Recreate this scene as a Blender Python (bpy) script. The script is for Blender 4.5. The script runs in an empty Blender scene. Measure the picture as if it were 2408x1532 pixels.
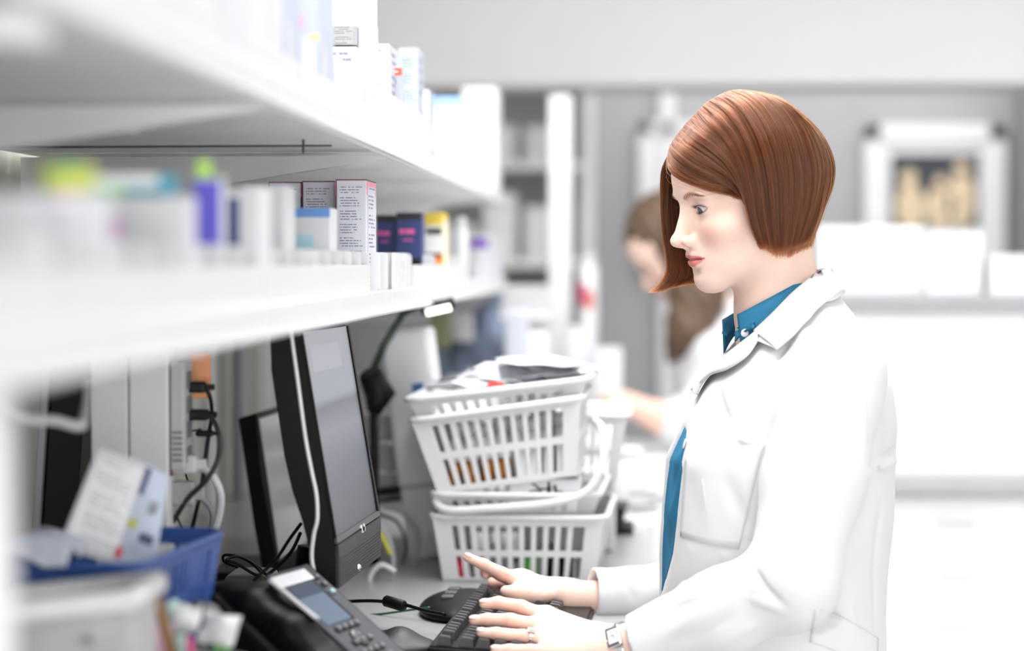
import bpy, bmesh, math, random
import numpy as np
from mathutils import Vector, Matrix, Quaternion
random.seed(7)
RNG = np.random.default_rng(7)
SC = bpy.context.scene
COL = SC.collection

# ------------------------------------------------------------------ camera
FPX = 5351.0                       # focal length in pixels of the 2408 px wide frame (80 mm)
CAMZ = 1.45
YAW = math.atan(296 / FPX)         # camera looks a little to the left of the shelf run (+Y)
PITCH = math.atan(146 / FPX)       # and a little down
cam_data = bpy.data.cameras.new('camera')
cam = bpy.data.objects.new('camera', cam_data)
COL.objects.link(cam)
cam_data.sensor_width = 36.0
cam_data.lens = FPX * 36.0 / 2408.0
cam.location = (0, 0, CAMZ)
cam.rotation_euler = (math.pi / 2 - PITCH, 0, YAW)
cam_data.dof.use_dof = True
cam_data.dof.focus_distance = 2.74
cam_data.dof.aperture_fstop = 2.15
cam_data.clip_start = 0.05
SC.camera = cam
CR = cam.rotation_euler.to_matrix()

def ray(px, py):
    return CR @ Vector(((px - 1204.0) / FPX, (766.0 - py) / FPX, -1.0))

def at(px, py, Y):
    """world point seen at pixel (px, py) that lies at world depth Y"""
    d = ray(px, py)
    return Vector((0, 0, CAMZ)) + d * (Y / d.y)

# ------------------------------------------------------------------ light
world = bpy.data.worlds.new('world')
SC.world = world
world.use_nodes = True
bg = world.node_tree.nodes['Background']
bg.inputs[0].default_value = (0.97, 0.985, 1.0, 1)
bg.inputs[1].default_value = 0.5

def area(name, loc, rot, sx, sy, power, color=(1, 1, 1)):
    l = bpy.data.lights.new(name, 'AREA')
    l.shape = 'RECTANGLE'; l.size = sx; l.size_y = sy; l.energy = power; l.color = color
    o = bpy.data.objects.new(name, l); COL.objects.link(o)
    o.location = loc; o.rotation_euler = rot
    return o
# fluorescent ceiling panels over the aisle, over the camera and over the far end
area('ceiling_light', (-0.1, 3.0, 2.72), (0, 0, 0), 0.9, 2.6, 66)
area('ceiling_light', (1.7, 0.2, 2.72), (0, 0, 0), 1.6, 1.2, 14)
area('ceiling_light', (1.2, 4.5, 2.72), (0, 0, 0), 2.6, 0.9, 36)
area('ceiling_light', (1.3, 7.1, 2.72), (0, 0, 0), 3.4, 0.6, 30)
# added soft fill lamp behind the photographer, brightens the area under the shelves
area('fill_light', (0.3, -3.0, 1.15), (math.radians(90), 0, 0), 3.6, 1.9, 195)

SC.view_settings.view_transform = 'Standard'
SC.view_settings.look = 'None'
SC.view_settings.gamma = 1.0
SC.view_settings.use_curve_mapping = False
SC.view_settings.exposure = -0.22
SC.cycles.use_denoising = True
SC.cycles.max_bounces = 8
SC.cycles.sample_clamp_indirect = 6

# ------------------------------------------------------------------ materials
MATS = {}
def mat(name, color, rough=0.5, metal=0.0, var=0.04, vscale=12.0, bump=0.0, bscale=60.0,
        alpha=1.0, sss=0.0, spec=0.5, trans=0.0, coat=0.0, emis=None, emis_s=0.0):
    if name in MATS: return MATS[name]
    m = bpy.data.materials.new(name); m.use_nodes = True
    nt = m.node_tree; b = nt.nodes['Principled BSDF']
    c = tuple(color) + (1,)
    b.inputs['Roughness'].default_value = rough
    b.inputs['Metallic'].default_value = metal
    b.inputs['Specular IOR Level'].default_value = spec
    b.inputs['Transmission Weight'].default_value = trans
    b.inputs['Coat Weight'].default_value = coat
    b.inputs['Alpha'].default_value = alpha
    if sss:
        b.inputs['Subsurface Weight'].default_value = sss
        b.inputs['Subsurface Radius'].default_value = (1.0, 0.35, 0.2)
        b.inputs['Subsurface Scale'].default_value = 0.01
    tc = nt.nodes.new('ShaderNodeTexCoord')
    n = nt.nodes.new('ShaderNodeTexNoise'); n.inputs['Scale'].default_value = vscale
    n.inputs['Detail'].default_value = 3
    nt.links.new(tc.outputs['Object'], n.inputs['Vector'])
    r = nt.nodes.new('ShaderNodeValToRGB')
    r.color_ramp.elements[0].position = 0.3; r.color_ramp.elements[1].position = 0.7
    r.color_ramp.elements[0].color = tuple(max(0, x * (1 - var)) for x in color) + (1,)
    r.color_ramp.elements[1].color = tuple(min(1, x * (1 + var)) for x in color) + (1,)
    nt.links.new(n.outputs['Fac'], r.inputs[0])
    nt.links.new(r.outputs[0], b.inputs['Base Color'])
    if bump:
        n2 = nt.nodes.new('ShaderNodeTexNoise'); n2.inputs['Scale'].default_value = bscale
        nt.links.new(tc.outputs['Object'], n2.inputs['Vector'])
        bp = nt.nodes.new('ShaderNodeBump'); bp.inputs['Strength'].default_value = bump
        bp.inputs['Distance'].default_value = 0.002
        nt.links.new(n2.outputs['Fac'], bp.inputs['Height'])
        nt.links.new(bp.outputs[0], b.inputs['Normal'])
    if emis:
        b.inputs['Emission Color'].default_value = tuple(emis) + (1,)
        b.inputs['Emission Strength'].default_value = emis_s
    m.diffuse_color = c
    MATS[name] = m
    return m

def print_mat(name, base, ink, rows=14, words=9.0, fill=0.62, left=0.06):
    """flat print: rows of broken word-like strokes, UV 0..1 over the printed face"""
    if name in MATS: return MATS[name]
    m = bpy.data.materials.new(name); m.use_nodes = True
    nt = m.node_tree; N = nt.nodes; L = nt.links
    b = N['Principled BSDF']; b.inputs['Roughness'].default_value = 0.45
    uv = N.new('ShaderNodeTexCoord'); sp = N.new('ShaderNodeSeparateXYZ')
    L.new(uv.outputs['UV'], sp.inputs[0])
    def M(op, a, c=None, d=None):
        n = N.new('ShaderNodeMath'); n.operation = op
        for i, v in enumerate((a, c, d)):
            if v is None: continue
            if isinstance(v, (int, float)): n.inputs[i].default_value = v
            else: L.new(v, n.inputs[i])
        return n.outputs[0]
    ry = M('MULTIPLY', sp.outputs['Y'], rows)
    row = M('FLOOR', ry); fr = M('FRACT', ry)
    inrow = M('MULTIPLY', M('GREATER_THAN', fr, 0.28), M('LESS_THAN', fr, 0.28 + fill * 0.72))
    cx = N.new('ShaderNodeCombineXYZ')
    L.new(M('MULTIPLY', sp.outputs['X'], words), cx.inputs[0]); L.new(M('MULTIPLY', row, 7.31), cx.inputs[1])
    nz = N.new('ShaderNodeTexNoise'); nz.inputs['Scale'].default_value = 1.6; nz.inputs['Detail'].default_value = 4
    L.new(cx.outputs[0], nz.inputs['Vector'])
    word = M('GREATER_THAN', nz.outputs['Fac'], 0.44)
    wn = N.new('ShaderNodeTexWhiteNoise'); wn.noise_dimensions = '1D'; L.new(row, wn.inputs['W'])
    endx = M('ADD', M('MULTIPLY', wn.outputs[0], 0.35), 0.62)
    ext = M('MULTIPLY', M('LESS_THAN', sp.outputs['X'], endx), M('GREATER_THAN', sp.outputs['X'], left))
    blank = M('GREATER_THAN', M('FRACT', M('ADD', M('MULTIPLY', row, 0.2), 0.25)), 0.1)
    k = M('MULTIPLY', M('MULTIPLY', inrow, word), M('MULTIPLY', ext, blank))
    mx = N.new('ShaderNodeMix'); mx.data_type = 'RGBA'
    L.new(k, mx.inputs[0])
    mx.inputs[6].default_value = tuple(base) + (1,); mx.inputs[7].default_value = tuple(ink) + (1,)
    L.new(mx.outputs[2], b.inputs['Base Color'])
    MATS[name] = m
    return m

WHITE = mat('white_enamel', (0.86, 0.865, 0.87), 0.42, var=0.02)
WPLAST = mat('white_plastic', (0.70, 0.705, 0.715), 0.38, var=0.02)
CARD = mat('white_card', (0.66, 0.67, 0.70), 0.5, var=0.02)
CARDG = mat('grey_card', (0.6, 0.61, 0.64), 0.5, var=0.03)
BLACK = mat('black_plastic', (0.005, 0.005, 0.0055), 0.42, var=0.2, spec=0.14)
DARK = mat('charcoal_plastic', (0.055, 0.057, 0.062), 0.36, var=0.08, bump=0.05, bscale=900)
CHROME = mat('chrome', (0.8, 0.8, 0.82), 0.12, 1.0)

# ------------------------------------------------------------------ mesh helpers
def link(name, me, m=None, parent=None):
    o = bpy.data.objects.new(name, me); COL.objects.link(o)
    if m is not None:
        for x in (m if isinstance(m, (list, tuple)) else [m]): me.materials.append(x)
    if parent is not None: o.parent = parent
    return o

def tag(o, label=None, cat=None, group=None, kind=None):
    if label: o['label'] = label
    if cat: o['category'] = cat
    if group: o['group'] = group
    if kind: o['kind'] = kind
    return o

def thing(name, label, cat, loc=(0, 0, 0), rot=(0, 0, 0), group=None):
    o = bpy.data.objects.new(name, None); COL.objects.link(o)
    o.location = loc; o.rotation_euler = rot; o.empty_display_size = 0.02
    return tag(o, label, cat, group)

def pydata(name, V, F, m=None, parent=None, smooth=False):
    me = bpy.data.meshes.new(name)
    me.from_pydata([tuple(v) for v in V], [], [tuple(f) for f in F])
    me.update()
    if smooth: me.shade_smooth()
    return link(name, me, m, parent)

def bm_obj(name, bm, m=None, parent=None, smooth=False):
    me = bpy.data.meshes.new(name)
    bmesh.ops.recalc_face_normals(bm, faces=bm.faces)
    bm.to_mesh(me); bm.free()
    if smooth: me.shade_smooth()
    return link(name, me, m, parent)

def bm_box(bm, c, s, rot=None, bevel=0.0, seg=2):
    r = bmesh.ops.create_cube(bm, size=1.0)
    vs = r['verts']
    bmesh.ops.scale(bm, vec=s, verts=vs)
    if bevel:
        es = list({e for v in vs for e in v.link_edges})
        q = bmesh.ops.bevel(bm, geom=es, offset=bevel, segments=seg, affect='EDGES', profile=0.5)
        vs = list({v for f in q['faces'] for v in f.verts} | {v for v in vs if v.is_valid})
    if rot is not None: bmesh.ops.rotate(bm, cent=(0, 0, 0), matrix=rot, verts=vs)
    bmesh.ops.translate(bm, vec=c, verts=vs)
    return vs

def box(name, c, s, m, parent=None, bevel=0.0, rot=None, seg=2, smooth=False):
    bm = bmesh.new(); bm_box(bm, (0, 0, 0), s, None, bevel, seg)
    o = bm_obj(name, bm, m, parent, smooth)
    o.location = c
    if rot is not None: o.rotation_euler = rot
    return o

def tube(bm, pts, r, n=10, cap=True):
    pts = [Vector(p) for p in pts]
    rs = r if isinstance(r, (list, tuple)) else [r] * len(pts)
    T = []
    for i in range(len(pts)):
        a = pts[max(0, i - 1)]; b = pts[min(len(pts) - 1, i + 1)]
        T.append((b - a).normalized())
    nrm = T[0].orthogonal().normalized()
    rings = []
    for i, p in enumerate(pts):
        nrm = (nrm - T[i] * nrm.dot(T[i])).normalized()
        bi = T[i].cross(nrm)
        rings.append([bm.verts.new(p + (nrm * math.cos(a) + bi * math.sin(a)) * rs[i])
                      for a in [2 * math.pi * k / n for k in range(n)]])
    for i in range(len(rings) - 1):
        for k in range(n):
            bm.faces.new((rings[i][k], rings[i][(k + 1) % n], rings[i + 1][(k + 1) % n], rings[i + 1][k]))
    if cap:
        bm.faces.new(rings[0][::-1]); bm.faces.new(rings[-1])

def catmull(P, n=8):
    P = [Vector(p) for p in P]
    Q = [P[0] * 2 - P[1]] + P + [P[-1] * 2 - P[-2]]
    out = []
    for i in range(1, len(Q) - 2):
        for k in range(n):
            t = k / n
            a, b, c, d = Q[i - 1], Q[i], Q[i + 1], Q[i + 2]
            out.append(0.5 * ((2 * b) + (c - a) * t + (2 * a - 5 * b + 4 * c - d) * t * t + (3 * b - a - 3 * c + d) * t ** 3))
    out.append(P[-1])
    return out

def cable(name, pts, r, m, parent=None, n=8, sm=8):
    bm = bmesh.new(); tube(bm, catmull(pts, sm), r, n)
    return bm_obj(name, bm, m, parent, True)

def lathe(bm, prof, n=24, c=(0, 0, 0), cap=True):
    rings = []
    for (r, z) in prof:
        rings.append([bm.verts.new((c[0] + r * math.cos(2 * math.pi * k / n), c[1] + r * math.sin(2 * math.pi * k / n), c[2] + z)) for k in range(n)])
    for i in range(len(rings) - 1):
        for k in range(n):
            bm.faces.new((rings[i][k], rings[i][(k + 1) % n], rings[i + 1][(k + 1) % n], rings[i + 1][k]))
    if cap:
        bm.faces.new(rings[0][::-1]); bm.faces.new(rings[-1])

def prism(bm, poly, h, M=Matrix.Identity(4)):
    """poly: list of (x, y); extruded in z by h, then transformed"""
    a = [bm.verts.new(M @ Vector((x, y, 0))) for x, y in poly]
    b = [bm.verts.new(M @ Vector((x, y, h))) for x, y in poly]
    n = len(poly)
    bm.faces.new(a[::-1]); bm.faces.new(b)
    for i in range(n): bm.faces.new((a[i], a[(i + 1) % n], b[(i + 1) % n], b[i]))

def plane_uv(name, c, w, h, m, parent, face='-Y'):
    """small printed sheet with real thickness; UVs 0..1"""
    bm = bmesh.new(); t = 0.0004
    bm_box(bm, (0, 0, 0), (w, t, h) if face == '-Y' else (t, w, h))
    uvl = bm.loops.layers.uv.new('UVMap')
    for f in bm.faces:
        for l in f.loops:
            u = (l.vert.co.x / w + .5) if face == '-Y' else (l.vert.co.y / w + .5)
            l[uvl].uv = (u, l.vert.co.z / h + .5)
    o = bm_obj(name, bm, m, parent); o.location = c
    return o

def text(name, s, size, m, parent, loc, rot, extrude=0.0003, align='CENTER', stretch=1.0):
    cu = bpy.data.curves.new(name, 'FONT'); cu.body = s; cu.size = size; cu.extrude = extrude
    cu.align_x = align; cu.align_y = 'CENTER'
    t = bpy.data.objects.new(name, cu)
    me = bpy.data.meshes.new_from_object(t)          # real mesh lettering
    bpy.data.objects.remove(t); bpy.data.curves.remove(cu)
    me.materials.clear()
    o = link(name, me, m, parent)
    o.location = loc; o.rotation_euler = rot; o.scale = (stretch, 1, 1)
    return o
FRONT = (math.pi / 2, 0, 0)          # text facing -Y
SIDE = (math.pi / 2, 0, math.pi / 2)  # text facing +X
# ================================================================== room
def struct(o): o['kind'] = 'structure'; return o
FLOORM = mat('floor_vinyl', (0.55, 0.55, 0.56), 0.4, var=0.05, vscale=3)
BEAMM = mat('beam_paint', (0.68, 0.68, 0.69), 0.6, var=0.01)
WALLW = mat('wall_white_paint', (0.85, 0.85, 0.86), 0.6, var=0.01, bump=0.1, bscale=300)
WALLG = mat('wall_grey_paint', (0.43, 0.425, 0.44), 0.6, var=0.02, bump=0.1, bscale=300)
PANELM = mat('wall_panel_beige', (0.60, 0.595, 0.52), 0.5, var=0.03, vscale=4)
CEILM = mat('ceiling_tile', (0.85, 0.85, 0.85), 0.8, var=0.02)
struct(box('floor', (1.4, 2.4, -0.03), (5.4, 11.0, 0.06), FLOORM))
struct(box('ceiling', (1.4, 2.4, 2.78), (5.4, 11.0, 0.06), CEILM))
struct(box('wall_back', (1.4, 7.86, 1.375), (5.4, 0.1, 2.75), WALLG))
struct(box('wall_right', (4.05, 3.6, 1.375), (0.1, 8.5, 2.75), WALLW))
wl = struct(box('wall_left', (-0.845, 3.2, 1.375), (0.1, 9.4, 2.75), PANELM))
# vertical wall panels of the left wall, seams between them
for k in range(22):
    w = 0.235
    o = box('wall_panel', (0.052, -4.4 + k * 0.24, 0), (0.01, w, 2.7), PANELM, wl, 0.002)
# dropped white beam over the far end of the room
struct(box('trim_1', (1.61, 6.45, 2.345), (4.80, 0.25, 0.81), BEAMM, bevel=0.01))
# white column at the end of the shelf run
struct(box('trim_2', (-0.19, 5.6, 0.93), (0.055, 0.12, 1.86), WALLW, bevel=0.006))
struct(box('trim_3', (0.10, 7.79, 1.5), (0.05, 0.04, 1.6), WALLW, bevel=0.004))
struct(box('trim_4', (1.30, 7.7, 1.375), (0.05, 0.2, 2.75), mat('dark_column_paint', (0.25, 0.24, 0.25), 0.6), bevel=0.004))
# flat light panels in the ceiling
LP = mat('light_diffuser', (0.9, 0.9, 0.9), 0.5, emis=(1, 1, 1), emis_s=2.0)
for i, (x, y, sx, sy, where) in enumerate([(-0.1, 3.0, 0.9, 2.6, 'over the counter'), (1.7, 0.2, 1.6, 1.2, 'over the photographer'), (1.2, 4.5, 2.6, 0.9, 'before the white beam'), (1.3, 7.1, 3.4, 0.6, 'beyond the white beam')]):
    t = thing('ceiling_light', 'flat white ceiling light panel ' + where, 'light', (x, y, 2.735), group='ceiling light panels')
    box('diffuser', (0, 0, 0.01), (sx, sy, 0.004), LP, t)
    for s in (-1, 1):
        box('frame_rail', (s * (sx / 2 + .01), 0, 0.008), (0.02, sy + .04, 0.012), WHITE, t)
        box('frame_rail', (0, s * (sy / 2 + .01), 0.008), (sx, 0.02, 0.012), WHITE, t)

# ================================================================== long counter under the shelves
COUNTZ = 1.0
CT = mat('counter_laminate', (0.34, 0.335, 0.345), 0.28, var=0.06, vscale=160, bump=0.02)
cnt = thing('counter', 'long grey laminate counter under the shelves', 'counter', (-0.385, 2.15, 0))
box('countertop', (0, 0, COUNTZ - 0.02), (0.80, 4.75, 0.04), CT, cnt, 0.004)
for k in range(6):
    b = box('cabinet_body', (-0.03, -1.97 + k * 0.79, 0.48), (0.70, 0.785, 0.95), WHITE, cnt, 0.003)
    d = box('door', (0.357, 0, 0.0), (0.018, 0.77, 0.88), WHITE, b, 0.003)

# ================================================================== the two wall shelves
SX = -0.31                     # front edge of both shelves
UZ, LZ = 1.584, 1.39           # undersides
BR = [0.06, 0.98, 1.90, 2.82, 3.74, 4.66]
def shelf(label, z, th, y1):
    t = thing('wall_shelf', label, 'shelf', (SX, 0, z))
    n = 0
    for y in BR:
        y2 = min(y + 0.92, y1)
        if y2 <= y: break
        box('shelf_panel', (-0.235, (y + y2) / 2, th / 2 + 0.002), (0.462, y2 - y - 0.004, th - 0.004), WHITE, t, 0.002)
        r = box('price_rail', (0.001, (y + y2) / 2, th / 2), (0.006, y2 - y - 0.004, th + 0.006), WPLAST, t, 0.002)
        box('rail_lip', (0.0045, 0, -th / 2 + 0.001), (0.006, y2 - y - 0.004, 0.003), WPLAST, r, 0.001)
        # cantilever bracket, deep at the wall and shallow in front
        bm = bmesh.new()
        M = Matrix(((1, 0, 0, 0), (0, 0, 1, -0.004), (0, 1, 0, 0), (0, 0, 0, 1)))
        prism(bm, [(-0.004, -0.001), (-0.004, -0.004), (-0.462, -0.075), (-0.462, -0.001)], 0.008, M)
        br = bm_obj('shelf_bracket', bm, WHITE, t); br.location = (0, y, 0)
    return t
up = shelf('upper white wall shelf with medicine boxes, seen from below', UZ, 0.022, 5.3)
lo = shelf('lower white wall shelf above the monitor and telephone', LZ, 0.024, 5.3)
for y in (2.52,):
    bm = bmesh.new(); tube(bm, [(-0.455, y, -0.004), (-0.03, y, -0.003)], 0.0012, 8)
    rd = bm_obj('support_rod', bm, mat('dark_wire', (0.06, 0.06, 0.065), 0.4), up)
    box('rod_clip', (-0.062, y, -0.003), (0.0025, 0.006, 0.017), MATS['dark_wire'], rd, 0.0006)
for y in (2.0, 2.93):
    bm = bmesh.new(); bm_box(bm, (-0.14, y, -0.008), (0.012, 0.012, 0.022), bevel=0.002)
    bm_obj('shelf_peg', bm, WHITE, up)
# deep cross beam under the near end of the upper shelf
box('cross_beam', (-0.235, 1.19, -0.009), (0.46, 0.05, 0.018), WHITE, up, 0.003)
# uprights
up1 = thing('shelf_upright', 'white square upright post at the left frame edge carrying the shelves', 'post', (-0.349, 1.19, COUNTZ))
box('post', (0, 0, 0.196), (0.03, 0.03, 0.388), WHITE, up1, 0.003)
box('post_foot', (0, 0, 0.006), (0.05, 0.05, 0.012), WHITE, up1, 0.003)
up2 = thing('shelf_upright', 'wide white upright panel behind the leaflet, with a vertical seam', 'post', (-0.545, 2.43, COUNTZ))
box('side_panel', (-0.021, 0, 0.194), (0.040, 0.04, 0.388), WHITE, up2, 0.002)
box('side_panel', (0.0215, 0, 0.194), (0.042, 0.04, 0.388), WHITE, up2, 0.002)
box('post_foot', (0, 0, 0.004), (0.10, 0.06, 0.008), WHITE, up2, 0.002)

# dividers standing along the front of the shelves (parts of the shelves)
def divider_mesh(w, h):
    bm = bmesh.new(); r = 0.006
    poly = [(-w / 2, 0), (w / 2, 0), (w / 2, h - r)]
    for k in range(1, 5):
        a = math.pi / 2 * k / 4
        poly.append((w / 2 - r + r * math.cos(a), h - r + r * math.sin(a)))
    poly.append((-w / 2, h))
    M = Matrix(((1, 0, 0, 0), (0, 0, 1, -0.001), (0, 1, 0, 0), (0, 0, 0, 1)))
    prism(bm, poly, 0.002, M)
    bm_box(bm, (-0.002, 0, 0.003), (w, 0.012, 0.003))
    me = bpy.data.meshes.new('divider'); bm.to_mesh(me); bm.free()
    me.materials.append(WPLAST)
    return me
DV = divider_mesh(0.07, 0.062)
ys = [1.45 + 0.075 * k for k in range(19)] + [2.9, 2.965, 3.03, 3.10, 3.18, 3.28, 3.4, 3.52, 3.7, 3.9, 4.1]
for y in ys:
    o = bpy.data.objects.new('divider', DV); COL.objects.link(o); o.parent = up
    o.location = (-0.038, y, 0.022)
DV2 = divider_mesh(0.07, 0.05)
for y in [1.2 + 0.085 * k for k in range(18)] + [2.76, 2.84, 2.93, 3.10, 3.14, 3.35, 3.5, 3.8, 4.0]:
    o = bpy.data.objects.new('divider', DV2); COL.objects.link(o); o.parent = lo
    o.location = (-0.038, y, 0.024)
# low fence strips along the front between the dividers
for sh, zz, hh, segs in ((up, 0.022, 0.03, [(1.2, 2.1), (2.1, 2.72), (3.5, 4.3)]), (lo, 0.024, 0.034, [(1.0, 1.9), (1.9, 2.66), (3.16, 4.2)])):
    for (a, b) in segs:
        box('front_fence', (-0.004, (a + b) / 2, zz + hh / 2), (0.002, b - a - .01, hh), WPLAST, sh, 0.0006)
# clear square cards clipped on the lower fence
for y, w in ((2.965, 0.10), (3.06, 0.07)):
    c = box('card_holder', (-0.006, y, 0.05), (0.0016, w, 0.048), WPLAST, lo, 0.0006)
    box('holder_slot', (0.001, -w * .25, 0.008), (0.001, w * .16, 0.012), CARDG, c)
    box('holder_slot', (0.001, -w * .25, -0.010), (0.001, w * .16, 0.012), CARDG, c)

# ================================================================== medicine boxes
def col_mat(c, rough=0.45):
    key = 'ink_%d_%d_%d' % tuple(int(x * 255) for x in c)
    return mat(key, c, rough, var=0.03)
def carton(px0, px1, pyt, Y, dY, z0, label, m=CARD, group='medicine cartons on the upper shelf', bands=(), rows=0, ink=(0.25, 0.27, 0.35),
           side_rows=0, name='medicine_carton', cat='box', top=None, side=None, words=9.0):
    """carton whose face towards -Y spans px0..px1 at depth Y, top edge at pyt"""
    a = at(px0, pyt, Y); b = at(px1, pyt, Y)
    w = b.x - a.x; h = a.z - z0
    t = thing(name, label, cat, ((a.x + b.x) / 2, Y + dY / 2, z0), group=group)
    box('carton_body', (0, 0, h / 2), (w, dY, h), m, t, 0.0008, seg=1)
    fy = -dY / 2 - 0.0003
    for (v0, v1, u0, u1, c) in bands:     # bands: fractions of height from the top and of width
        bw = (u1 - u0) * w; bh = (v1 - v0) * h
        box('printed_band', (-w / 2 + (u0 + u1) / 2 * w, fy, h * (1 - (v0 + v1) / 2)), (bw, 0.0005, bh), col_mat(c), t)
    if rows:
        plane_uv('printed_text', (0, fy - 0.0004, h * 0.5), w * .86, h * .9,
                 print_mat('print_%d_%d_%d' % (rows, int(ink[0] * 99), int(words)), m.diffuse_color[:3], ink, rows, words), t)
    if side_rows:
        plane_uv('side_text', (w / 2 + 0.0004, 0, h * 0.5), dY * .7, h * .9,
                 print_mat('printside_%d' % side_rows, m.diffuse_color[:3], (0.2, 0.2, 0.35), side_rows, 3.0), t, face='+X')
    if side:
        for (v0, v1, u0, u1, c) in side:
            box('side_band', (w / 2 + 0.0003, -dY / 2 + (u0 + u1) / 2 * dY, h * (1 - (v0 + v1) / 2)), (0.0005, (u1 - u0) * dY, (v1 - v0) * h), col_mat(c), t)
    if top:
        box('carton_lid', (0, 0, h + 0.0006), (w * 1.005, dY * 1.005, 0.001), col_mat(top), t)
    return t, w, h
UT = UZ + 0.0225; LT = LZ + 0.0245
ORANGE = (0.70, 0.13, 0.06); NAVY = (0.02, 0.04, 0.17); BLU = (0.06, 0.14, 0.42); PINK = (0.7, 0.16, 0.42)
# --- upper shelf
G = 'medicine cartons on the upper shelf'
carton(395, 520, -220, 1.70, 0.12, UT, 'blurred white carton on the upper shelf, nearest to the left edge')
carton(520, 610, -120, 1.88, 0.12, UT, 'blurred white carton second from the left on the upper shelf', bands=[(.3, .34, .2, .8, (0.6, 0.6, 0.65))])
carton(585, 672, -60, 2.04, 0.09, UT, 'pale carton with a grey band at the top left of the upper shelf', m=mat('pale_blue_card', (0.50, 0.54, 0.64), .5))
carton(655, 750, -40, 2.24, 0.11, UT, 'pale blue carton with a pink mark on the upper shelf', m=MATS['pale_blue_card'], bands=[(.27, .36, .08, .6, (0.95, 0.35, 0.5)), (.42, .47, .75, 1.0, (0.85, 0.9, 0.3))])
carton(735, 850, -110, 2.62, 0.16, UT, 'tall white carton rising out of the frame on the upper shelf')
carton(842, 876, 52, 2.92, 0.06, UT, 'white carton peeking out behind the tall stack')
GRYI = mat('emblem_ink', (.22, .22, .24), .5)
c1, w1, h1 = carton(775, 838, 110, 2.60, 0.08, UT, 'flat white carton under the grey-printed box', rows=12)
z1 = UT + h1 + 0.002
c2, _, _ = carton(757, 838, 60, 2.602, 0.10, z1, 'small grey-printed carton on top of the stack', m=mat('soft_grey_card', (0.40, 0.40, 0.42), .5), rows=9, words=5, ink=(.20, .20, .22), side_rows=6)
carton(765, 910, 122, 2.86, 0.05, UT, 'large plain white carton with a faded emblem', rows=0, bands=[(0.72, 0.9, .72, .96, (0.9, 0.9, 0.72))])
# faint emblem on it, printed letters DBVI inside a small shield outline
tt = COL.objects[-1]
for o in list(COL.objects):
    if o.get('label') == 'large plain white carton with a faded emblem': em = o
text('emblem_text', 'OIBV', 0.009, GRYI, em, (0.018, -0.0262, 0.066), FRONT)
bm = bmesh.new()
tube(bm, [(0.003, -0.0256, 0.072), (0.033, -0.0256, 0.072), (0.028, -0.0256, 0.060), (0.018, -0.0256, 0.054), (0.008, -0.0256, 0.060), (0.003, -0.0256, 0.072)], 0.0003, 4)
bm_obj('emblem_outline', bm, GRYI, em)
carton(856, 916, 104, 3.00, 0.11, UT, 'tall white carton with two lines of print behind the emblem carton', rows=24, ink=(.2, .22, .3), m=mat('white_card_b', (.52, .53, .57), .5), side_rows=12, side=[(.2, .25, .6, .9, (0.9, 0.5, 0.5))])
oc, ow, oh = carton(918, 945, 156, 3.06, 0.03, UT, 'narrow white carton with an orange top band', m=mat('white_card_c', (.48, .50, .56), .5), bands=[(0.02, 0.11, 0, 1, ORANGE)])
text('dose_text', 'cg', 0.0075, col_mat((0.05, 0.08, 0.2)), oc, (-ow * .22, -0.0155, oh * .82), FRONT)
plane_uv('printed_text', (0, -0.0157, oh * .93), ow * .7, oh * .03, print_mat('orange_print', ORANGE, (.9, .85, .83), 1, 5, .8, .02), oc)
carton(938, 984, 114, 3.28, 0.08, UT, 'tall pale carton with bluish fine print', m=mat('cool_card', (0.42, 0.46, 0.52), .5), rows=30, ink=(.10, .15, .26), side_rows=9, side=[(.62, .72, .5, .9, (0.8, 0.35, 0.3))])
carton(985, 1008, 212, 3.46, 0.10, UT, 'thin white carton with a navy foot band', bands=[(0.62, 0.78, 0, 1, (0.1, 0.2, 0.5))], side=[(0, .6, 0.1, .9, (0.35, 0.42, 0.6))])
carton(1022, 1084, 228, 4.06, 0.12, UT, 'white carton with two light blue bands', bands=[(0.0, 0.12, 0, 1, (0.25, 0.42, 0.75)), (0.42, 0.6, 0, .8, (0.35, 0.5, 0.85)), (0.6, 0.68, 0, .85, (0.6, 0.7, 0.9))], side=[(0, 1, 0, .5, (0.5, 0.58, 0.75))])
carton(1088, 1168, 206, 5.06, 0.16, UT, 'big plain white carton at the far end of the upper shelf')

# --- lower shelf
G2 = 'medicine cartons on the lower shelf'
MAG = (0.22, 0.01, 0.09)
for i, (a, b, t_, Y, lab) in enumerate([(632, 706, 430, 2.79, 'leftmost of the three tall fine-print cartons'), (711, 785, 428, 2.79, 'middle one of the three tall fine-print cartons'), (790, 861, 424, 2.72, 'rightmost and nearest of the three tall fine-print cartons')]):
    carton(a, b, t_, Y, 0.105, LT, lab, rows=38, words=8, group=G2, side_rows=26, ink=(.27, .28, .36), bands=[(0, 1, 0, .028, MAG)], m=mat('cool_card2', (0.66, 0.68, 0.73), .5), top=(0.25, .02, .1),
           side=[(0.01, .13, .05, .95, (0.9, 0.3, 0.4)), (.62, .66, .5, .7, (.8, .75, .1))])
carton(672, 776, 490, 2.40, 0.06, LT, 'white carton with a blue top band and a teal patch', group=G2, bands=[(0, .10, 0, 1, (0.12, 0.28, 0.66)), (.3, .46, .2, .62, (0.45, 0.68, 0.8)), (.46, .55, .2, .66, (0.10, 0.32, 0.38))])
carton(572, 668, 436, 2.16, 0.07, LT, 'blurred white carton left of the blue-banded one', group=G2)
carton(508, 606, 444, 1.87, 0.07, LT, 'blurred white carton with a dark navy upright stripe', group=G2, bands=[(.08, .55, .28, .56, (0.05, 0.07, 0.22))])
carton(452, 522, 418, 1.71, 0.014, LT, 'violet-blue carton with a lime top, out of focus', group=G2, m=CARD, bands=[(.02, .52, .02, .95, (0.12, 0.10, 0.6))], top=(0.5, 0.8, 0.1))
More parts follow.
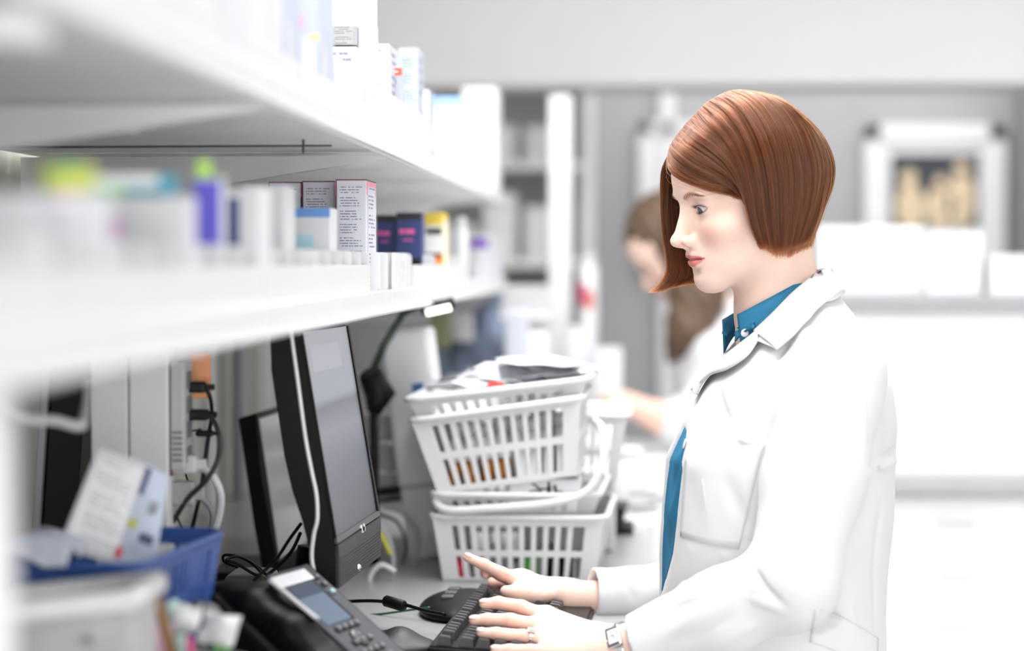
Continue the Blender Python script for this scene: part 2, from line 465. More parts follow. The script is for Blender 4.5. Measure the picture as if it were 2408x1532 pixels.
box_l, wl_, hl_ = carton(462, 490, 378, 1.711, 0.012, LT + (at(452, 418, 1.71).z - LT) + .002, 'lime green small carton lying on the violet-blue one', group=G2, m=mat('lime_card', (0.5, 0.82, 0.12), .5))
carton(238, 442, 462, 1.58, 0.03, LT, 'wide white carton under the teal tray, out of focus', group=G2, bands=[(.2, .36, .02, .24, (0.75, 0.25, 0.6)), (.22, .36, .0, .12, (0.98, 0.45, 0.4))])
carton(60, 236, 452, 1.33, 0.03, LT, 'wide blurred white carton near the left frame edge', group=G2, bands=[(0.02, .1, .2, .7, (0.9, 0.75, 0.85))])
carton(-160, 62, 455, 1.26, 0.10, LT, 'blurred white carton cut by the left frame edge', group=G2, m=CARDG)
tz = at(238, 462, 1.58).z + 0.002
carton(205, 400, 412, 1.583, 0.024, tz, 'teal tray with white lid on the wide white carton', group=G2, m=mat('teal_card', (0.04, 0.33, 0.46), .5), name='teal_tray', cat='tray', bands=[(0, .62, 0.02, .86, (0.9, 0.93, 0.93)), (.62, 1, .2, .45, (0.3, .75, .2))])
carton(105, 205, 392, 1.335, 0.024, at(60, 452, 1.33).z + .002, 'yellow-green carton left of the teal tray', group=G2, m=mat('olive_card', (0.55, 0.66, 0.05), .5), bands=[(.5, 1, .3, 1, (0.85, 0.75, 0.1)), (0, .45, .2, .9, (0.35, 0.68, 0.15))])
def navybox(a, b, t_, Y, lab):
    c, w, h = carton(a, b, t_, Y, 0.05, LT, lab, group=G2, m=col_mat(NAVY), bands=[(0, .10, 0, 1, (0.004, 0.005, 0.012)), (.60, 1, 0, 1, (0.006, 0.007, 0.016)), (.66, .70, .1, .95, (0.12, .12, .15)), (.76, .80, .1, .95, (0.12, .12, .15)), (.86, .90, .1, .95, (0.12, .12, .15))])
    plane_uv('printed_text', (0, -0.0262, h * .74), w * .8, h * .11, print_mat('pink_print', NAVY, (0.8, 0.10, 0.36), 1, 5, .8, .02), c)
    plane_uv('printed_text', (0, -0.0262, h * .63), w * .5, h * .06, print_mat('pink_print2', NAVY, (0.5, 0.08, 0.36), 1, 4, .8, .02), c)
navybox(884, 929, 506, 3.34, 'left one of two navy cartons with pink lettering')
navybox(932, 991, 500, 3.32, 'right one of two navy cartons with pink lettering')
yc, yw, yh = carton(997, 1041, 500, 3.68, 0.10, LT, 'yellow and white carton with a red-orange band', group=G2, m=mat('yellow_card', (0.80, 0.58, 0.07), .5),
       bands=[(.18, .60, 0, 1, (0.82, 0.82, 0.84)), (.56, .68, 0, .98, (0.92, 0.2, 0.06)), (.22, .30, .1, .95, (0.35, .37, .42))], side=[(0.1, .9, .2, .75, (.9, .9, .85))])
def bottle(name, px, pyt, Y, r, z0, label, m, cap=None, group=None, body=None):
    p = at(px, pyt, Y); h = p.z - z0
    t = thing(name, label, 'bottle', (p.x, Y, z0), group=group)
    bm = bmesh.new(); ch = min(0.022, h * .22)
    lathe(bm, [(r * .92, 0), (r, .003), (r, h - ch - r * .5), (r * .82, h - ch - r * .15), (r * .6, h - ch)], 28)
    bm_obj('bottle_body', bm, m, t, True)
    bm = bmesh.new(); lathe(bm, [(r * .72, h - ch), (r * .74, h - ch + .001), (r * .74, h - .002), (r * .68, h)], 28)
    bm_obj('bottle_cap', bm, cap or WPLAST, t, True)
    return t
bottle('pill_bottle', 1082, 512, 4.15, 0.014, LT, 'white round bottle right of the yellow carton', WPLAST, group='bottles on the lower shelf')
carton(1104, 1150, 548, 4.86, 0.1, LT, 'white carton with a violet stripe at the far end of the lower shelf', group=G2, bands=[(.12, .32, 0, .96, (0.2, 0.05, 0.5))])
carton(1152, 1178, 560, 5.15, 0.1, LT, 'pale carton at the very end of the lower shelf', group=G2, m=CARDG)
# ================================================================== implicit surfaces
def ell(P, c, r):
    q = (P - np.array(c)); r = np.array(r)
    k0 = np.sqrt(((q / r) ** 2).sum(1)); k1 = np.sqrt(((q / r ** 2) ** 2).sum(1)) + 1e-9
    return k0 * (k0 - 1.0) / k1
def seg_t(P, a, b):
    a = np.array(a, float); b = np.array(b, float); ab = b - a
    t = np.clip(((P - a) @ ab) / (ab @ ab), 0, 1)
    d = np.sqrt((((P - a) - t[:, None] * ab) ** 2).sum(1))
    return d, t
def cone(P, a, b, ra, rb):
    d, t = seg_t(P, a, b)
    return d - (ra + (rb - ra) * t)
def smin(a, b, k):
    h = np.maximum(k - np.abs(a - b), 0) / k
    return np.minimum(a, b) - h * h * k * 0.25
def smax(a, b, k): return -smin(-a, -b, k)
def chain(P, pts, rs, k):
    d = None
    for i in range(len(pts) - 1):
        e = cone(P, pts[i], pts[i + 1], rs[i], rs[i + 1])
        d = e if d is None else smin(d, e, k)
    return d

def surface_nets(f, lo, hi, h, B=8, slack=1.35):
    lo = np.array(lo, float); hi = np.array(hi, float)
    nb = np.maximum(1, np.ceil((hi - lo) / (h * B)).astype(int))
    bi = np.stack(np.meshgrid(*[np.arange(n) for n in nb], indexing='ij'), -1).reshape(-1, 3)
    cen = lo + (bi + 0.5) * h * B
    v = np.concatenate([f(c) for c in np.array_split(cen, max(1, len(cen) // 200000))])
    bi = bi[np.abs(v) < h * B * 0.87 * slack]
    off = np.stack(np.meshgrid(*[np.arange(B + 1)] * 3, indexing='ij'), -1).reshape(-1, 3)
    NT = nb * B + 2
    ids, pos, quads = [], [], []
    def cid(g): return (g[..., 0].astype(np.int64) * NT[1] + g[..., 1]) * NT[2] + g[..., 2]
    for part in np.array_split(bi, max(1, len(bi) // 250)):
        if len(part) == 0: continue
        G = part[:, None, :] * B + off[None]
        val = f((lo + G.reshape(-1, 3) * h)).reshape(len(part), B + 1, B + 1, B + 1)
        ins = val < 0
        acc = np.zeros((len(part), B, B, B, 3)); cnt = np.zeros((len(part), B, B, B))
        sl = [slice(0, B), slice(1, B + 1)]
        for ax in range(3):
            o1, o2 = [a for a in range(3) if a != ax]
            for i in (0, 1):
                for j in (0, 1):
                    s0 = [None] * 3; s1 = [None] * 3
                    s0[ax] = sl[0]; s1[ax] = sl[1]
                    s0[o1] = s1[o1] = sl[i]; s0[o2] = s1[o2] = sl[j]
                    a = val[(slice(None),) + tuple(s0)]; b = val[(slice(None),) + tuple(s1)]
                    cr = (a < 0) != (b < 0)
                    t = np.where(cr, a / np.where(cr, a - b, 1), 0)
                    acc[..., ax] += np.where(cr, t, 0)
                    acc[..., o1] += np.where(cr, i, 0); acc[..., o2] += np.where(cr, j, 0)
                    cnt += cr
        m = cnt > 0
        w = np.argwhere(m)
        g = part[w[:, 0]] * B + w[:, 1:]
        ids.append(cid(g)); pos.append(lo + (g + acc[m] / cnt[m][:, None]) * h)
        for ax in range(3):
            o1, o2 = (ax + 1) % 3, (ax + 2) % 3
            s0 = [sl[0]] * 3; s1 = [sl[0]] * 3; s1[ax] = sl[1]
            a = ins[(slice(None),) + tuple(s0)]; b = ins[(slice(None),) + tuple(s1)]
            w = np.argwhere(a != b)
            if len(w) == 0: continue
            fl = a[a != b]
            g = part[w[:, 0]] * B + w[:, 1:]
            e1 = np.zeros(3, int); e1[o1] = 1; e2 = np.zeros(3, int); e2[o2] = 1
            q = np.stack([cid(g - e1 - e2), cid(g - e2), cid(g), cid(g - e1)], 1)
            q[~fl] = q[~fl][:, ::-1]
            quads.append(q)
    ids = np.concatenate(ids); pos = np.concatenate(pos); quads = np.concatenate(quads)
    o = np.argsort(ids); ids = ids[o]; pos = pos[o]
    k = np.searchsorted(ids, quads); k = np.minimum(k, len(ids) - 1)
    ok = (ids[k] == quads).all(1)
    return pos, k[ok]

def np_mesh(name, V, Q, m=None, parent=None, smooth=True, colors=None):
    me = bpy.data.meshes.new(name)
    me.vertices.add(len(V)); me.vertices.foreach_set('co', np.ascontiguousarray(V, np.float32).ravel())
    n = len(Q); c = Q.shape[1]
    me.loops.add(n * c); me.loops.foreach_set('vertex_index', np.ascontiguousarray(Q, np.int32).ravel())
    me.polygons.add(n); me.polygons.foreach_set('loop_start', np.arange(0, n * c, c, dtype=np.int32))
    me.update(calc_edges=True); me.validate()
    if smooth: me.shade_smooth()
    if colors is not None:
        at_ = me.color_attributes.new('tone', 'FLOAT_COLOR', 'POINT')
        at_.data.foreach_set('color', np.concatenate([colors, np.ones((len(colors), 1))], 1).astype(np.float32).ravel())
    return link(name, me, m, parent)

def march_many(PX, f, y0=2.1, y1=3.6):
    """first hit of each pixel ray with the implicit surface f, else nearest approach"""
    D = np.array([ray(*p) for p in PX]); D = D / D[:, 1:2]; ln = np.linalg.norm(D, axis=1)
    o = np.array((0, 0, CAMZ)); n = len(D)
    Y = np.full(n, y0); bv = np.full(n, 9.0); by = Y.copy(); done = np.zeros(n, bool)
    for _ in range(80):
        w = np.where(~done & (Y < y1))[0]
        if len(w) == 0: break
        v = f(o + D[w] * Y[w, None])
        b = v < bv[w]; bv[w[b]] = v[b]; by[w[b]] = Y[w[b]]
        done[w] = v < 0.0004
        Y[w] += np.where(v < 0.0004, 0, np.maximum(v, 0.0008) * 0.65 / ln[w])
    return o + D * by[:, None], done
def march(px, py, f, y0=2.1, y1=3.6):
    p, d = march_many([(px, py)], f, y0, y1)
    return p[0], bool(d[0])
def grads(f, P, e=0.002):
    G = np.stack([f(P + np.eye(3)[i] * e) - f(P - np.eye(3)[i] * e) for i in range(3)], 1)
    return G / (np.linalg.norm(G, axis=1)[:, None] + 1e-9)
def grad(f, p, e=0.002):
    E = np.eye(3) * e
    g = f(p + E) - f(p - E)
    return g / (np.linalg.norm(g) + 1e-9)

# ------------------------------------------------------------------ head in its own frame (cm): x forward, y to her left, z up, origin between the eyes' height
def eye_cut(P, s):
    q = P - np.array((6.75, 3.15 * s, 0.0))
    az = np.arctan2(q[:, 1] * s, q[:, 0]) - 0.22
    r = np.sqrt((q ** 2).sum(1)) + 1e-6
    elv = q[:, 2] / r
    a = np.clip(1 - (az / 0.92) ** 2, -1.5, 1)
    up = 0.36 * np.sign(a) * np.abs(a) ** .8 + 0.02 * az
    dn = -0.34 * np.sign(a) * np.abs(a) ** .9 + 0.02 * az
    g = np.maximum(elv - up, dn - elv) * r
    return np.maximum(np.maximum(g, r - 2.2), 0.1 - q[:, 0]), g, r
def head_sdf(P, face=True):
    Pm = P.copy(); Pm[:, 1] = np.abs(Pm[:, 1])          # symmetric
    d = ell(P, (-0.7, 0, 3.3), (8.9, 7.0, 7.9))
    d = smin(d, ell(P, (4.0, 0, 3.3), (5.0, 5.7, 5.2)), 2.0)
    d = smin(d, ell(P, (2.9, 0, -2.9), (5.6, 5.6, 6.2)), 2.2)
    d = smin(d, cone(Pm, (0.6, 4.3, -5.9), (6.6, 1.2, -8.5), 1.7, 1.7), 2.6)
    d = smin(d, ell(P, (7.35, 0, -8.6), (1.8, 2.1, 1.7)), 1.2)
    d = smin(d, ell(P, (5.2, 0, -5.9), (3.65, 4.0, 3.3)), 1.6)
    if not face: return d
    d = smin(d, ell(Pm, (5.3, 3.7, -2.6), (2.5, 2.3, 2.0)), 1.8)
    d = smin(d, ell(Pm, (7.35, 2.5, 1.75), (1.35, 2.6, 0.85)), 1.1)
    # sockets, lids
    d = smax(d, -ell(Pm, (9.0, 3.1, 0.05), (1.55, 1.9, 1.15)), 1.3)
    lid = np.sqrt(((Pm - np.array((6.75, 3.15, 0.0))) ** 2).sum(1)) - 1.36
    d = smin(d, lid, 0.55)
    # nose
    n = cone(P, (8.0, 0, 1.0), (9.9, 0, -2.9), 0.62, 0.80)
    n = smin(n, ell(P, (10.35, 0, -3.25), (0.90, 0.80, 0.76)), 0.6)
    n = smin(n, cone(P, (10.0, 0, -3.6), (9.0, 0, -4.35), 0.48, 0.5), 0.5)
    n = smin(n, ell(Pm, (9.15, 1.12, -3.55), (0.95, 0.62, 0.70)), 0.45)
    n = smax(n, -ell(Pm, (9.55, 0.62, -4.35), (0.55, 0.28, 0.42)), 0.25)
    d = smin(d, n, 0.9)
    d = smin(d, ell(P, (8.05, 0, -4.9), (0.95, 1.8, 1.1)), 0.9)
    # lips
    u = chain(Pm, [(9.02, 0.0, -5.38), (8.95, 0.75, -5.34), (8.1, 1.9, -5.64), (7.35, 2.6, -5.86)], [0.46, 0.46, 0.33, 0.12], 0.3)
    l = chain(Pm, [(8.90, 0.0, -6.30), (8.72, 0.9, -6.26), (7.9, 1.9, -6.06), (7.3, 2.5, -5.88)], [0.56, 0.52, 0.33, 0.12], 0.3)
    d = smin(d, u, 0.45); d = smin(d, l, 0.45)
    gr = chain(Pm, [(9.55, 0, -5.86), (9.3, 0.8, -5.80), (8.4, 1.9, -5.88), (7.7, 2.75, -5.98)], [0.15, 0.15, 0.14, 0.08], 0.2)
    d = smax(d, -gr, 0.22)
    d = smax(d, -ell(P, (9.75, 0, -7.45), (0.95, 1.7, 0.42)), 0.8)
    c, g, r = eye_cut(Pm, 1)
    d = smax(d, -c, 0.12)
    return d
def skin_tone(P):
    """her own colouring in head coordinates: blush, lips, brow, eye make-up"""
    n = len(P)
    C = np.tile(np.array((0.87, 0.635, 0.535)), (n, 1))
    Pm = P.copy(); Pm[:, 1] = np.abs(Pm[:, 1])
    def mixc(C, c, w): return C * (1 - w[:, None]) + np.array(c) * w[:, None]
    w = np.exp(-(((Pm - np.array((7.2, 4.2, -3.0))) / np.array((2.4, 1.7, 1.5))) ** 2).sum(1))
    C = mixc(C, (0.86, 0.42, 0.34), 0.55 * w)
    w = np.exp(-(((Pm - np.array((9.9, 0.6, -3.7))) / np.array((1.0, 1.0, .8))) ** 2).sum(1))
    C = mixc(C, (0.85, 0.43, 0.34), 0.45 * w)
    # lips
    lz = -5.86
    yy = Pm[:, 1]
    up = lz + np.interp(yy, [0, .35, .8, 1.9, 2.6], [0.62, 0.68, 0.66, 0.38, 0.02])
    dn = lz - np.interp(yy, [0, .8, 1.9, 2.55], [0.90, 0.86, 0.48, 0.02])
    e = np.minimum(up - P[:, 2], P[:, 2] - dn)
    w = np.clip(e / 0.13 + .5, 0, 1) * (P[:, 0] > 7.2) * (yy < 2.6)
    C = mixc(C, (0.70, 0.215, 0.20), w * 0.92)
    w = np.exp(-((P[:, 2] - lz + 0.02) / 0.10) ** 2) * (P[:, 0] > 7.4) * (yy < 2.6)
    C = mixc(C, (0.30, 0.06, 0.06), w * .8)
    # brows
    zz = np.interp(yy, [1.4, 2.6, 3.9, 5.2], [1.55, 1.85, 2.05, 1.55])
    ww = np.interp(yy, [1.2, 1.6, 3.8, 5.4], [0.12, 0.34, 0.28, 0.10])
    w = np.exp(-((P[:, 2] - zz) / ww) ** 2) * np.clip((yy - 1.2) / .4, 0, 1) * np.clip((5.5 - yy) / .8, 0, 1) * (P[:, 0] > 3)
    C = mixc(C, (0.36, 0.15, 0.07), w * 0.72)
    # lids: liner at the lash line and a soft shadow
    c, g, r = eye_cut(Pm, 1)
    w = np.exp(-(np.maximum(g, 0) / 0.16) ** 2) * (r < 1.9) * (P[:, 0] > 6)
    C = mixc(C, (0.06, 0.025, 0.035), w * 0.95)
    w = np.exp(-(np.maximum(g, 0) / 0.5) ** 2) * (r < 2.1) * (P[:, 0] > 6)
    C = mixc(C, (0.62, 0.36, 0.31), w * 0.4)
    return np.clip(C, 0, 1)

def skin_material(name, k=(1, 1, 1)):
    m = mat(name, (0.85, 0.6, 0.5), 0.58, sss=0.0, spec=0.25)
    nt = m.node_tree; b = nt.nodes['Principled BSDF']
    b.inputs['Subsurface Weight'].default_value = 0.25
    b.inputs['Subsurface Radius'].default_value = (1.0, 0.4, 0.25)
    b.inputs['Subsurface Scale'].default_value = 0.008
    a = nt.nodes.new('ShaderNodeAttribute'); a.attribute_name = 'tone'
    n = nt.nodes.new('ShaderNodeTexNoise'); n.inputs['Scale'].default_value = 55; n.inputs['Detail'].default_value = 4
    tc = nt.nodes.new('ShaderNodeTexCoord'); nt.links.new(tc.outputs['Object'], n.inputs['Vector'])
    mr = nt.nodes.new('ShaderNodeMapRange'); mr.inputs[3].default_value = 0.94; mr.inputs[4].default_value = 1.05
    nt.links.new(n.outputs['Fac'], mr.inputs[0])
    vm = nt.nodes.new('ShaderNodeVectorMath'); vm.operation = 'SCALE'
    nt.links.new(a.outputs['Color'], vm.inputs[0]); nt.links.new(mr.outputs[0], vm.inputs['Scale'])
    nt.links.new(vm.outputs[0], b.inputs['Base Color'])
    n2 = nt.nodes.new('ShaderNodeTexNoise'); n2.inputs['Scale'].default_value = 900
    nt.links.new(tc.outputs['Object'], n2.inputs['Vector'])
    bp = nt.nodes.new('ShaderNodeBump'); bp.inputs['Strength'].default_value = 0.12; bp.inputs['Distance'].default_value = 0.0004
    nt.links.new(n2.outputs['Fac'], bp.inputs['Height']); nt.links.new(bp.outputs[0], b.inputs['Normal'])
    return m
SKIN = skin_material('skin')

def head_frame(yaw, pitch, roll=0.0):
    F = np.array((-math.cos(yaw) * math.cos(pitch), -math.sin(yaw) * math.cos(pitch), -math.sin(pitch)))
    L = np.array((math.sin(yaw), -math.cos(yaw), 0.0))
    U = np.cross(F, L)
    if roll:
        c, s = math.cos(roll), math.sin(roll)
        L, U = L * c + U * s, U * c - L * s
    return np.stack([F, L, U], 0)          # rows: local axes in world

# ================================================================== the pharmacist in front
HC = np.array(at(1766, 461, 2.75))
HR = head_frame(math.radians(17), math.radians(13))
HS = 0.0099
def to_head(P): return ((P - HC) @ HR.T) / HS
def from_head(P): return HC + (np.asarray(P) * HS) @ HR
nb_ = np.array(at(1838, 745, 2.765)); nt_ = from_head((-1.4, 0, -3.6))
nb2 = np.array(at(1858, 830, 2.77))
def neck_sdf(P):
    d = cone(P, nt_, nb_, 0.049, 0.050)
    d = smin(d, cone(P, nb_, nb2, 0.050, 0.07), 0.03)
    # throat tendon and collarbone pit
    d = smin(d, cone(P, from_head((-1.0, 5.0, -6.0)), np.array(at(1775, 765, 2.745)), 0.012, 0.008), 0.022)
    return d
def headneck(P):
    return smin(head_sdf(to_head(P)) * HS, neck_sdf(P), 0.018)
import time as _t; _t0 = _t.time()
V1, Q1 = surface_nets(headneck, HC + np.array((-.14, -.11, -.24)), HC + np.array((.14, .11, .14)), 0.00115)
C1 = skin_tone(to_head(V1))

# --- torso outline of the coat: front and back x against height, half width against height
TZ = np.array([0.40, 0.60, 0.80, 0.946, 1.023, 1.10, 1.152, 1.2135, 1.255, 1.306, 1.342, 1.375, 1.40, 1.43])
TF = np.array([0.04, 0.035, 0.03, 0.024, 0.024, 0.026, 0.028, 0.035, 0.055, 0.083, 0.112, 0.135, 0.150, 0.170])
TB = np.array([0.34, 0.330, 0.315, 0.302, 0.298, 0.302, 0.306, 0.3105, 0.311, 0.303, 0.290, 0.268, 0.250, 0.230])
TW = np.array([0.23, 0.215, 0.200, 0.185, 0.178, 0.175, 0.178, 0.185, 0.190, 0.188, 0.172, 0.135, 0.085, 0.050])
YT = 2.765
def torso(P, inset=0.0, pw=2.3):
    z = P[:, 2]
    f = np.interp(z, TZ, TF); b = np.interp(z, TZ, TB); w = np.interp(z, TZ, TW)
    a = (b - f) / 2 - inset; cx = (b + f) / 2; w = w - inset
    q = (np.abs((P[:, 0] - cx) / a) ** pw + np.abs((P[:, 1] - YT) / w) ** pw) ** (1 / pw)
    d = (q - 1) * np.minimum(a, w) * 0.85
    return np.maximum(d, np.maximum(z - 1.435 + inset, 0.40 + inset * 3 - z))
SHN = np.array(at(1968, 880, 2.605)); ELN = np.array(at(1862, 1372, 2.52)); WRN = np.array(at(1498, 1524, 2.565))
SHF = np.array((SHN[0] - .01, 2.925, SHN[2])); ELF = np.array(at(1790, 1420, 2.99)); WRF = np.array(at(1385, 1402, 2.93))
def lerp(a, b, t): return a + (b - a) * t
def sleeves(P, g=0.0):
    d = chain(P, [SHN, lerp(SHN, ELN, .5), ELN], [0.058 + g, 0.056 + g, 0.050 + g], 0.02)
    d = smin(d, chain(P, [ELN, lerp(ELN, WRN, .45), lerp(WRN, ELN, .035)], [0.050 + g, 0.047 + g, 0.0385 + g], 0.02), 0.018)
    e = chain(P, [SHF, lerp(SHF, ELF, .5), ELF], [0.060 + g, 0.055 + g, 0.050 + g], 0.02)
    e = smin(e, chain(P, [ELF, lerp(ELF, WRF, .5), lerp(WRF, ELF, .03)], [0.050 + g, 0.046 + g, 0.037 + g], 0.02), 0.018)
    return d, e
def cuff_cut(P, w, e):
    """flat end of a sleeve plus its hollow"""
    u = (e - w) / np.linalg.norm(e - w)
    s = (P - w) @ u
    r = np.sqrt(np.maximum((((P - w) - s[:, None] * u) ** 2).sum(1), 0))
    end = np.maximum(s - 0.004, r - 0.10)              # everything past the cuff line
    end = np.maximum(end, -0.10 - s)
    hol = np.maximum(r - 0.0305, np.abs(s) - 0.06)
    return np.minimum(end, hol)
# neckline cut (a slanting plane facing up and forward)
NA = np.array(at(1938, 648, 2.72)); NB = np.array(at(1652, 905, 2.72))
nd = (NB - NA); nd[1] = 0; nd /= np.linalg.norm(nd)
NN = np.array((-nd[2], 0, nd[0])); NN = NN if NN[2] > 0 else -NN
def neck_plane(P, off): return (P - NA) @ NN - off          # > 0 outside
def coat_base(P, op=False):
    a, b = sleeves(P)
    t = torso(P)
    t = smax(t, neck_plane(P, 0.0), 0.006)
    if op: t = smax(t, -opening(P), 0.004)
    k = np.interp(P[:, 2], [1.22, 1.30], [0.004, 0.016])
    d = smin(t, a, k); d = smin(d, b, 0.014)
    return d
# front opening
EZ = np.array([0.4, 0.9, 1.0, 1.05, 1.10, 1.15, 1.20, 1.25, 1.29, 1.33])
EN = np.array([.030, .030, .030, .038, .060, .068, .068, .060, .055, .06])      # near edge, towards the camera from the middle
EF = np.array([.020, .022, .022, .024, .026, .030, .032, .034, .036, .05])
def opening(P):
    z = P[:, 2]; n = np.interp(z, EZ, EN); fz = np.interp(z, EZ, EF)
    y = P[:, 1] - YT
    front = np.interp(z, TZ, TF)
    g = np.interp(z, [.9, 1.02, 1.05, 1.106, 1.152, 1.208, 1.235, 1.275], [0, .0, .004, .0155, .0185, .0185, .010, -.003])
    return np.maximum(y - fz, P[:, 0] - front - g)
FOLDS = []
def coat_sdf(P):
    d = coat_base(P, True)
    for (a, b, w, amp) in FOLDS:
        r, t = seg_t(P, a, b)
        tap = np.sin(np.pi * np.clip(t, 0.04, 0.96))
        d = d - amp * np.exp(-(r / w) ** 2) * tap
    d = d + 0.0016 * np.sin(P[:, 2] * 38 + 6 * np.sin(P[:, 0] * 17 + 3) + P[:, 1] * 23) * np.sin(P[:, 0] * 31 - P[:, 2] * 12)
    d = smax(d, -cuff_cut(P, WRN, ELN), 0.0015); d = smax(d, -cuff_cut(P, WRF, ELF), 0.0015)
    d = np.maximum(d, -(neck_sdf(P) - 0.006))
    return d
for (x1, y1, x2, y2, w, amp) in [
    # upper arm: long diagonal pull folds
    (1945, 800, 1870, 1180, 14, 3.0), (1905, 860, 1800, 1290, 10, -3.2), (1985, 900, 1960, 1150, 12, -2.6), (2010, 860, 2040, 1060, 9, 2.6),
    (1860, 800, 1740, 930, 16, -3.2), (1880, 740, 1790, 900, 12, 2.6), (1850, 880, 1790, 980, 14, -3.5),
    # elbow folds
    (1790, 1255, 1885, 1345, 9, 4.5), (1765, 1275, 1870, 1372, 8, -4.5), (1800, 1330, 1890, 1400, 9, 5.0), (1770, 1335, 1845, 1425, 9, -5.0),
    (1700, 1310, 1800, 1335, 11, 4.0), (1640, 1385, 1760, 1375, 10, -3.5), (1760, 1405, 1850, 1440, 9, 4.0), (1730, 1330, 1790, 1400, 8, 3.0),
    # forearm
    (1560, 1500, 1760, 1385, 12, 4.0), (1540, 1450, 1690, 1400, 10, -2.2), (1600, 1515, 1740, 1440, 12, -3.0), (1660, 1530, 1800, 1460, 12, 3.0),
    # body front
    (1650, 1110, 1680, 1260, 10, 3.0), (1700, 1100, 1760, 1240, 11, -2.8), (1625, 1090, 1640, 1240, 8, -2.0), (1780, 960, 1750, 1180, 12, 3.0),
    (1730, 1030, 1800, 1050, 8, 2.6), (1690, 900, 1720, 1010, 14, -2.0), (1620, 1290, 1600, 1420, 10, 2.2), (1680, 1300, 1650, 1390, 9, -2.2),
    # back of the coat
    (2040, 1100, 2112, 1050, 7, -5.0), (2035, 1118, 2112, 1082, 8, 4.5), (2000, 1260, 1960, 1520, 14, -4.0), (2040, 1160, 2010, 1500, 14, 4.0),
    (2070, 1180, 2060, 1500, 12, -3.0), (2085, 860, 2095, 1030, 9, -3.0), (2055, 840, 2070, 980, 8, 2.6), (1950, 1330, 1925, 1500, 9, 3.0)]:
    p, h1 = march(x1, y1, coat_base); q, h2 = march(x2, y2, coat_base)
    FOLDS.append((p, q, w * 0.0005 * 1.0, amp * 0.0015))
for (x1, y1, x2, y2, w, amp) in [(1440, 1345, 1500, 1420, 10, -3), (1470, 1325, 1545, 1400, 10, 3), (1420, 1400, 1520, 1432, 9, 3)]:
    p, _ = march(x1, y1, coat_base); q, _ = march(x2, y2, coat_base)
    FOLDS.append((p, q, w * 0.0006, amp * 0.001))
print('T', 'VC, QC =', _t.time() - _t0)
VC, QC = surface_nets(coat_sdf, (-.16, 2.44, 0.38), (.37, 3.08, 1.44), 0.0030, slack=1.6)

# --- hands, one chain of tapered joints per finger
def W(px, py, Y): return np.array(at(px, py, Y))
def hand(P, wrist, elbow, mcps, fingers, palm_r, k=0.007, fr=None):
    d = cone(P, lerp(wrist, elbow, .45), wrist, 0.0325, 0.0235)
    d = smin(d, cone(P, wrist, lerp(wrist, mcps[1], .25), 0.0235, 0.0215), 0.01)
    for i, m in enumerate(mcps):
        b = lerp(wrist, m, .12)
        d = smin(d, cone(P, b, m, 0.0195, palm_r[i]), 0.012)
    for i in range(len(mcps) - 1):
        d = smin(d, cone(P, mcps[i], mcps[i + 1], palm_r[i] * .8, palm_r[i + 1] * .8), 0.008)
    fd = None
    for pts, rs in fingers:
        c = chain(P, pts, rs, 0.003)
        fd = c if fd is None else smin(fd, c, 0.0012)
    return smin(d, fd, k)
N_W = W(1452, 1529, 2.575)
N_M = [W(1284, 1452, 2.620), W(1272, 1475, 2.600), W(1276, 1505, 2.575), W(1290, 1535, 2.550)]
N_F = [([N_M[0], W(1226, 1428, 2.627), W(1172, 1418, 2.633), W(1138, 1421, 2.633)], [0.0092, 0.0080, 0.0072, 0.0058]),
       ([N_M[1], W(1200, 1460, 2.600), W(1146, 1458, 2.605), W(1114, 1460, 2.605)], [0.0092, 0.0082, 0.0072, 0.0058]),
       ([N_M[2], W(1230, 1498, 2.570), W(1168, 1491, 2.570), W(1131, 1489, 2.570)], [0.0090, 0.0080, 0.0070, 0.0055]),
       ([N_M[3], W(1246, 1531, 2.543), W(1198, 1529, 2.540), W(1164, 1529, 2.538)], [0.0084, 0.0070, 0.0062, 0.0050]),
       ([lerp(N_W, N_M[0], .30), W(1330, 1500, 2.650), W(1275, 1512, 2.670), W(1238, 1520, 2.670)], [0.0150, 0.0115, 0.0095, 0.0075])]
F_W = W(1345, 1412, 2.93)
F_M = [W(1222, 1366, 2.900), W(1222, 1376, 2.925), W(1228, 1388, 2.950), W(1238, 1402, 2.972)]
F_F = [([F_M[0], W(1180, 1350, 2.888), W(1136, 1328, 2.882), W(1099, 1312, 2.880)], [0.0092, 0.0082, 0.0072, 0.0055]),
       ([F_M[1], W(1176, 1352, 2.922), W(1146, 1340, 2.925), W(1144, 1352, 2.925)], [0.0090, 0.0080, 0.0070, 0.0056]),
       ([F_M[2], W(1186, 1372, 2.950), W(1160, 1372, 2.955), W(1166, 1384, 2.955)], [0.0088, 0.0078, 0.0068, 0.0054]),
       ([F_M[3], W(1204, 1388, 2.975), W(1186, 1392, 2.980), W(1186, 1402, 2.980)], [0.0080, 0.0068, 0.0060, 0.0048]),
       ([lerp(F_W, F_M[0], .30), W(1262, 1404, 2.880), W(1216, 1398, 2.868), W(1190, 1392, 2.864)], [0.0150, 0.0118, 0.0098, 0.0076])]
def near_hand(P): 
    d = hand(P, N_W, ELN, N_M, N_F, [0.0125, 0.0125, 0.012, 0.011])
    for i in range(4):      # knuckles and tendons on the back of the hand
        d = smin(d, ell(P, N_M[i] + np.array((0.002, 0, 0.0062)), (0.0062, 0.0062, 0.0050)), 0.005)
        d = smin(d, cone(P, lerp(N_M[i], N_W, .15) + np.array((0, 0, .0095)), lerp(N_M[i], N_W, .7) + np.array((0, 0, .010)), 0.0022, 0.0015), 0.006)
    return d
def far_hand(P):
    d = hand(P, F_W, ELF, F_M, F_F, [0.0135, 0.0125, 0.012, 0.011])
    return smin(d, cone(P, W(1236, 1374, 2.892), W(1226, 1398, 2.875), .013, .011), 0.016)
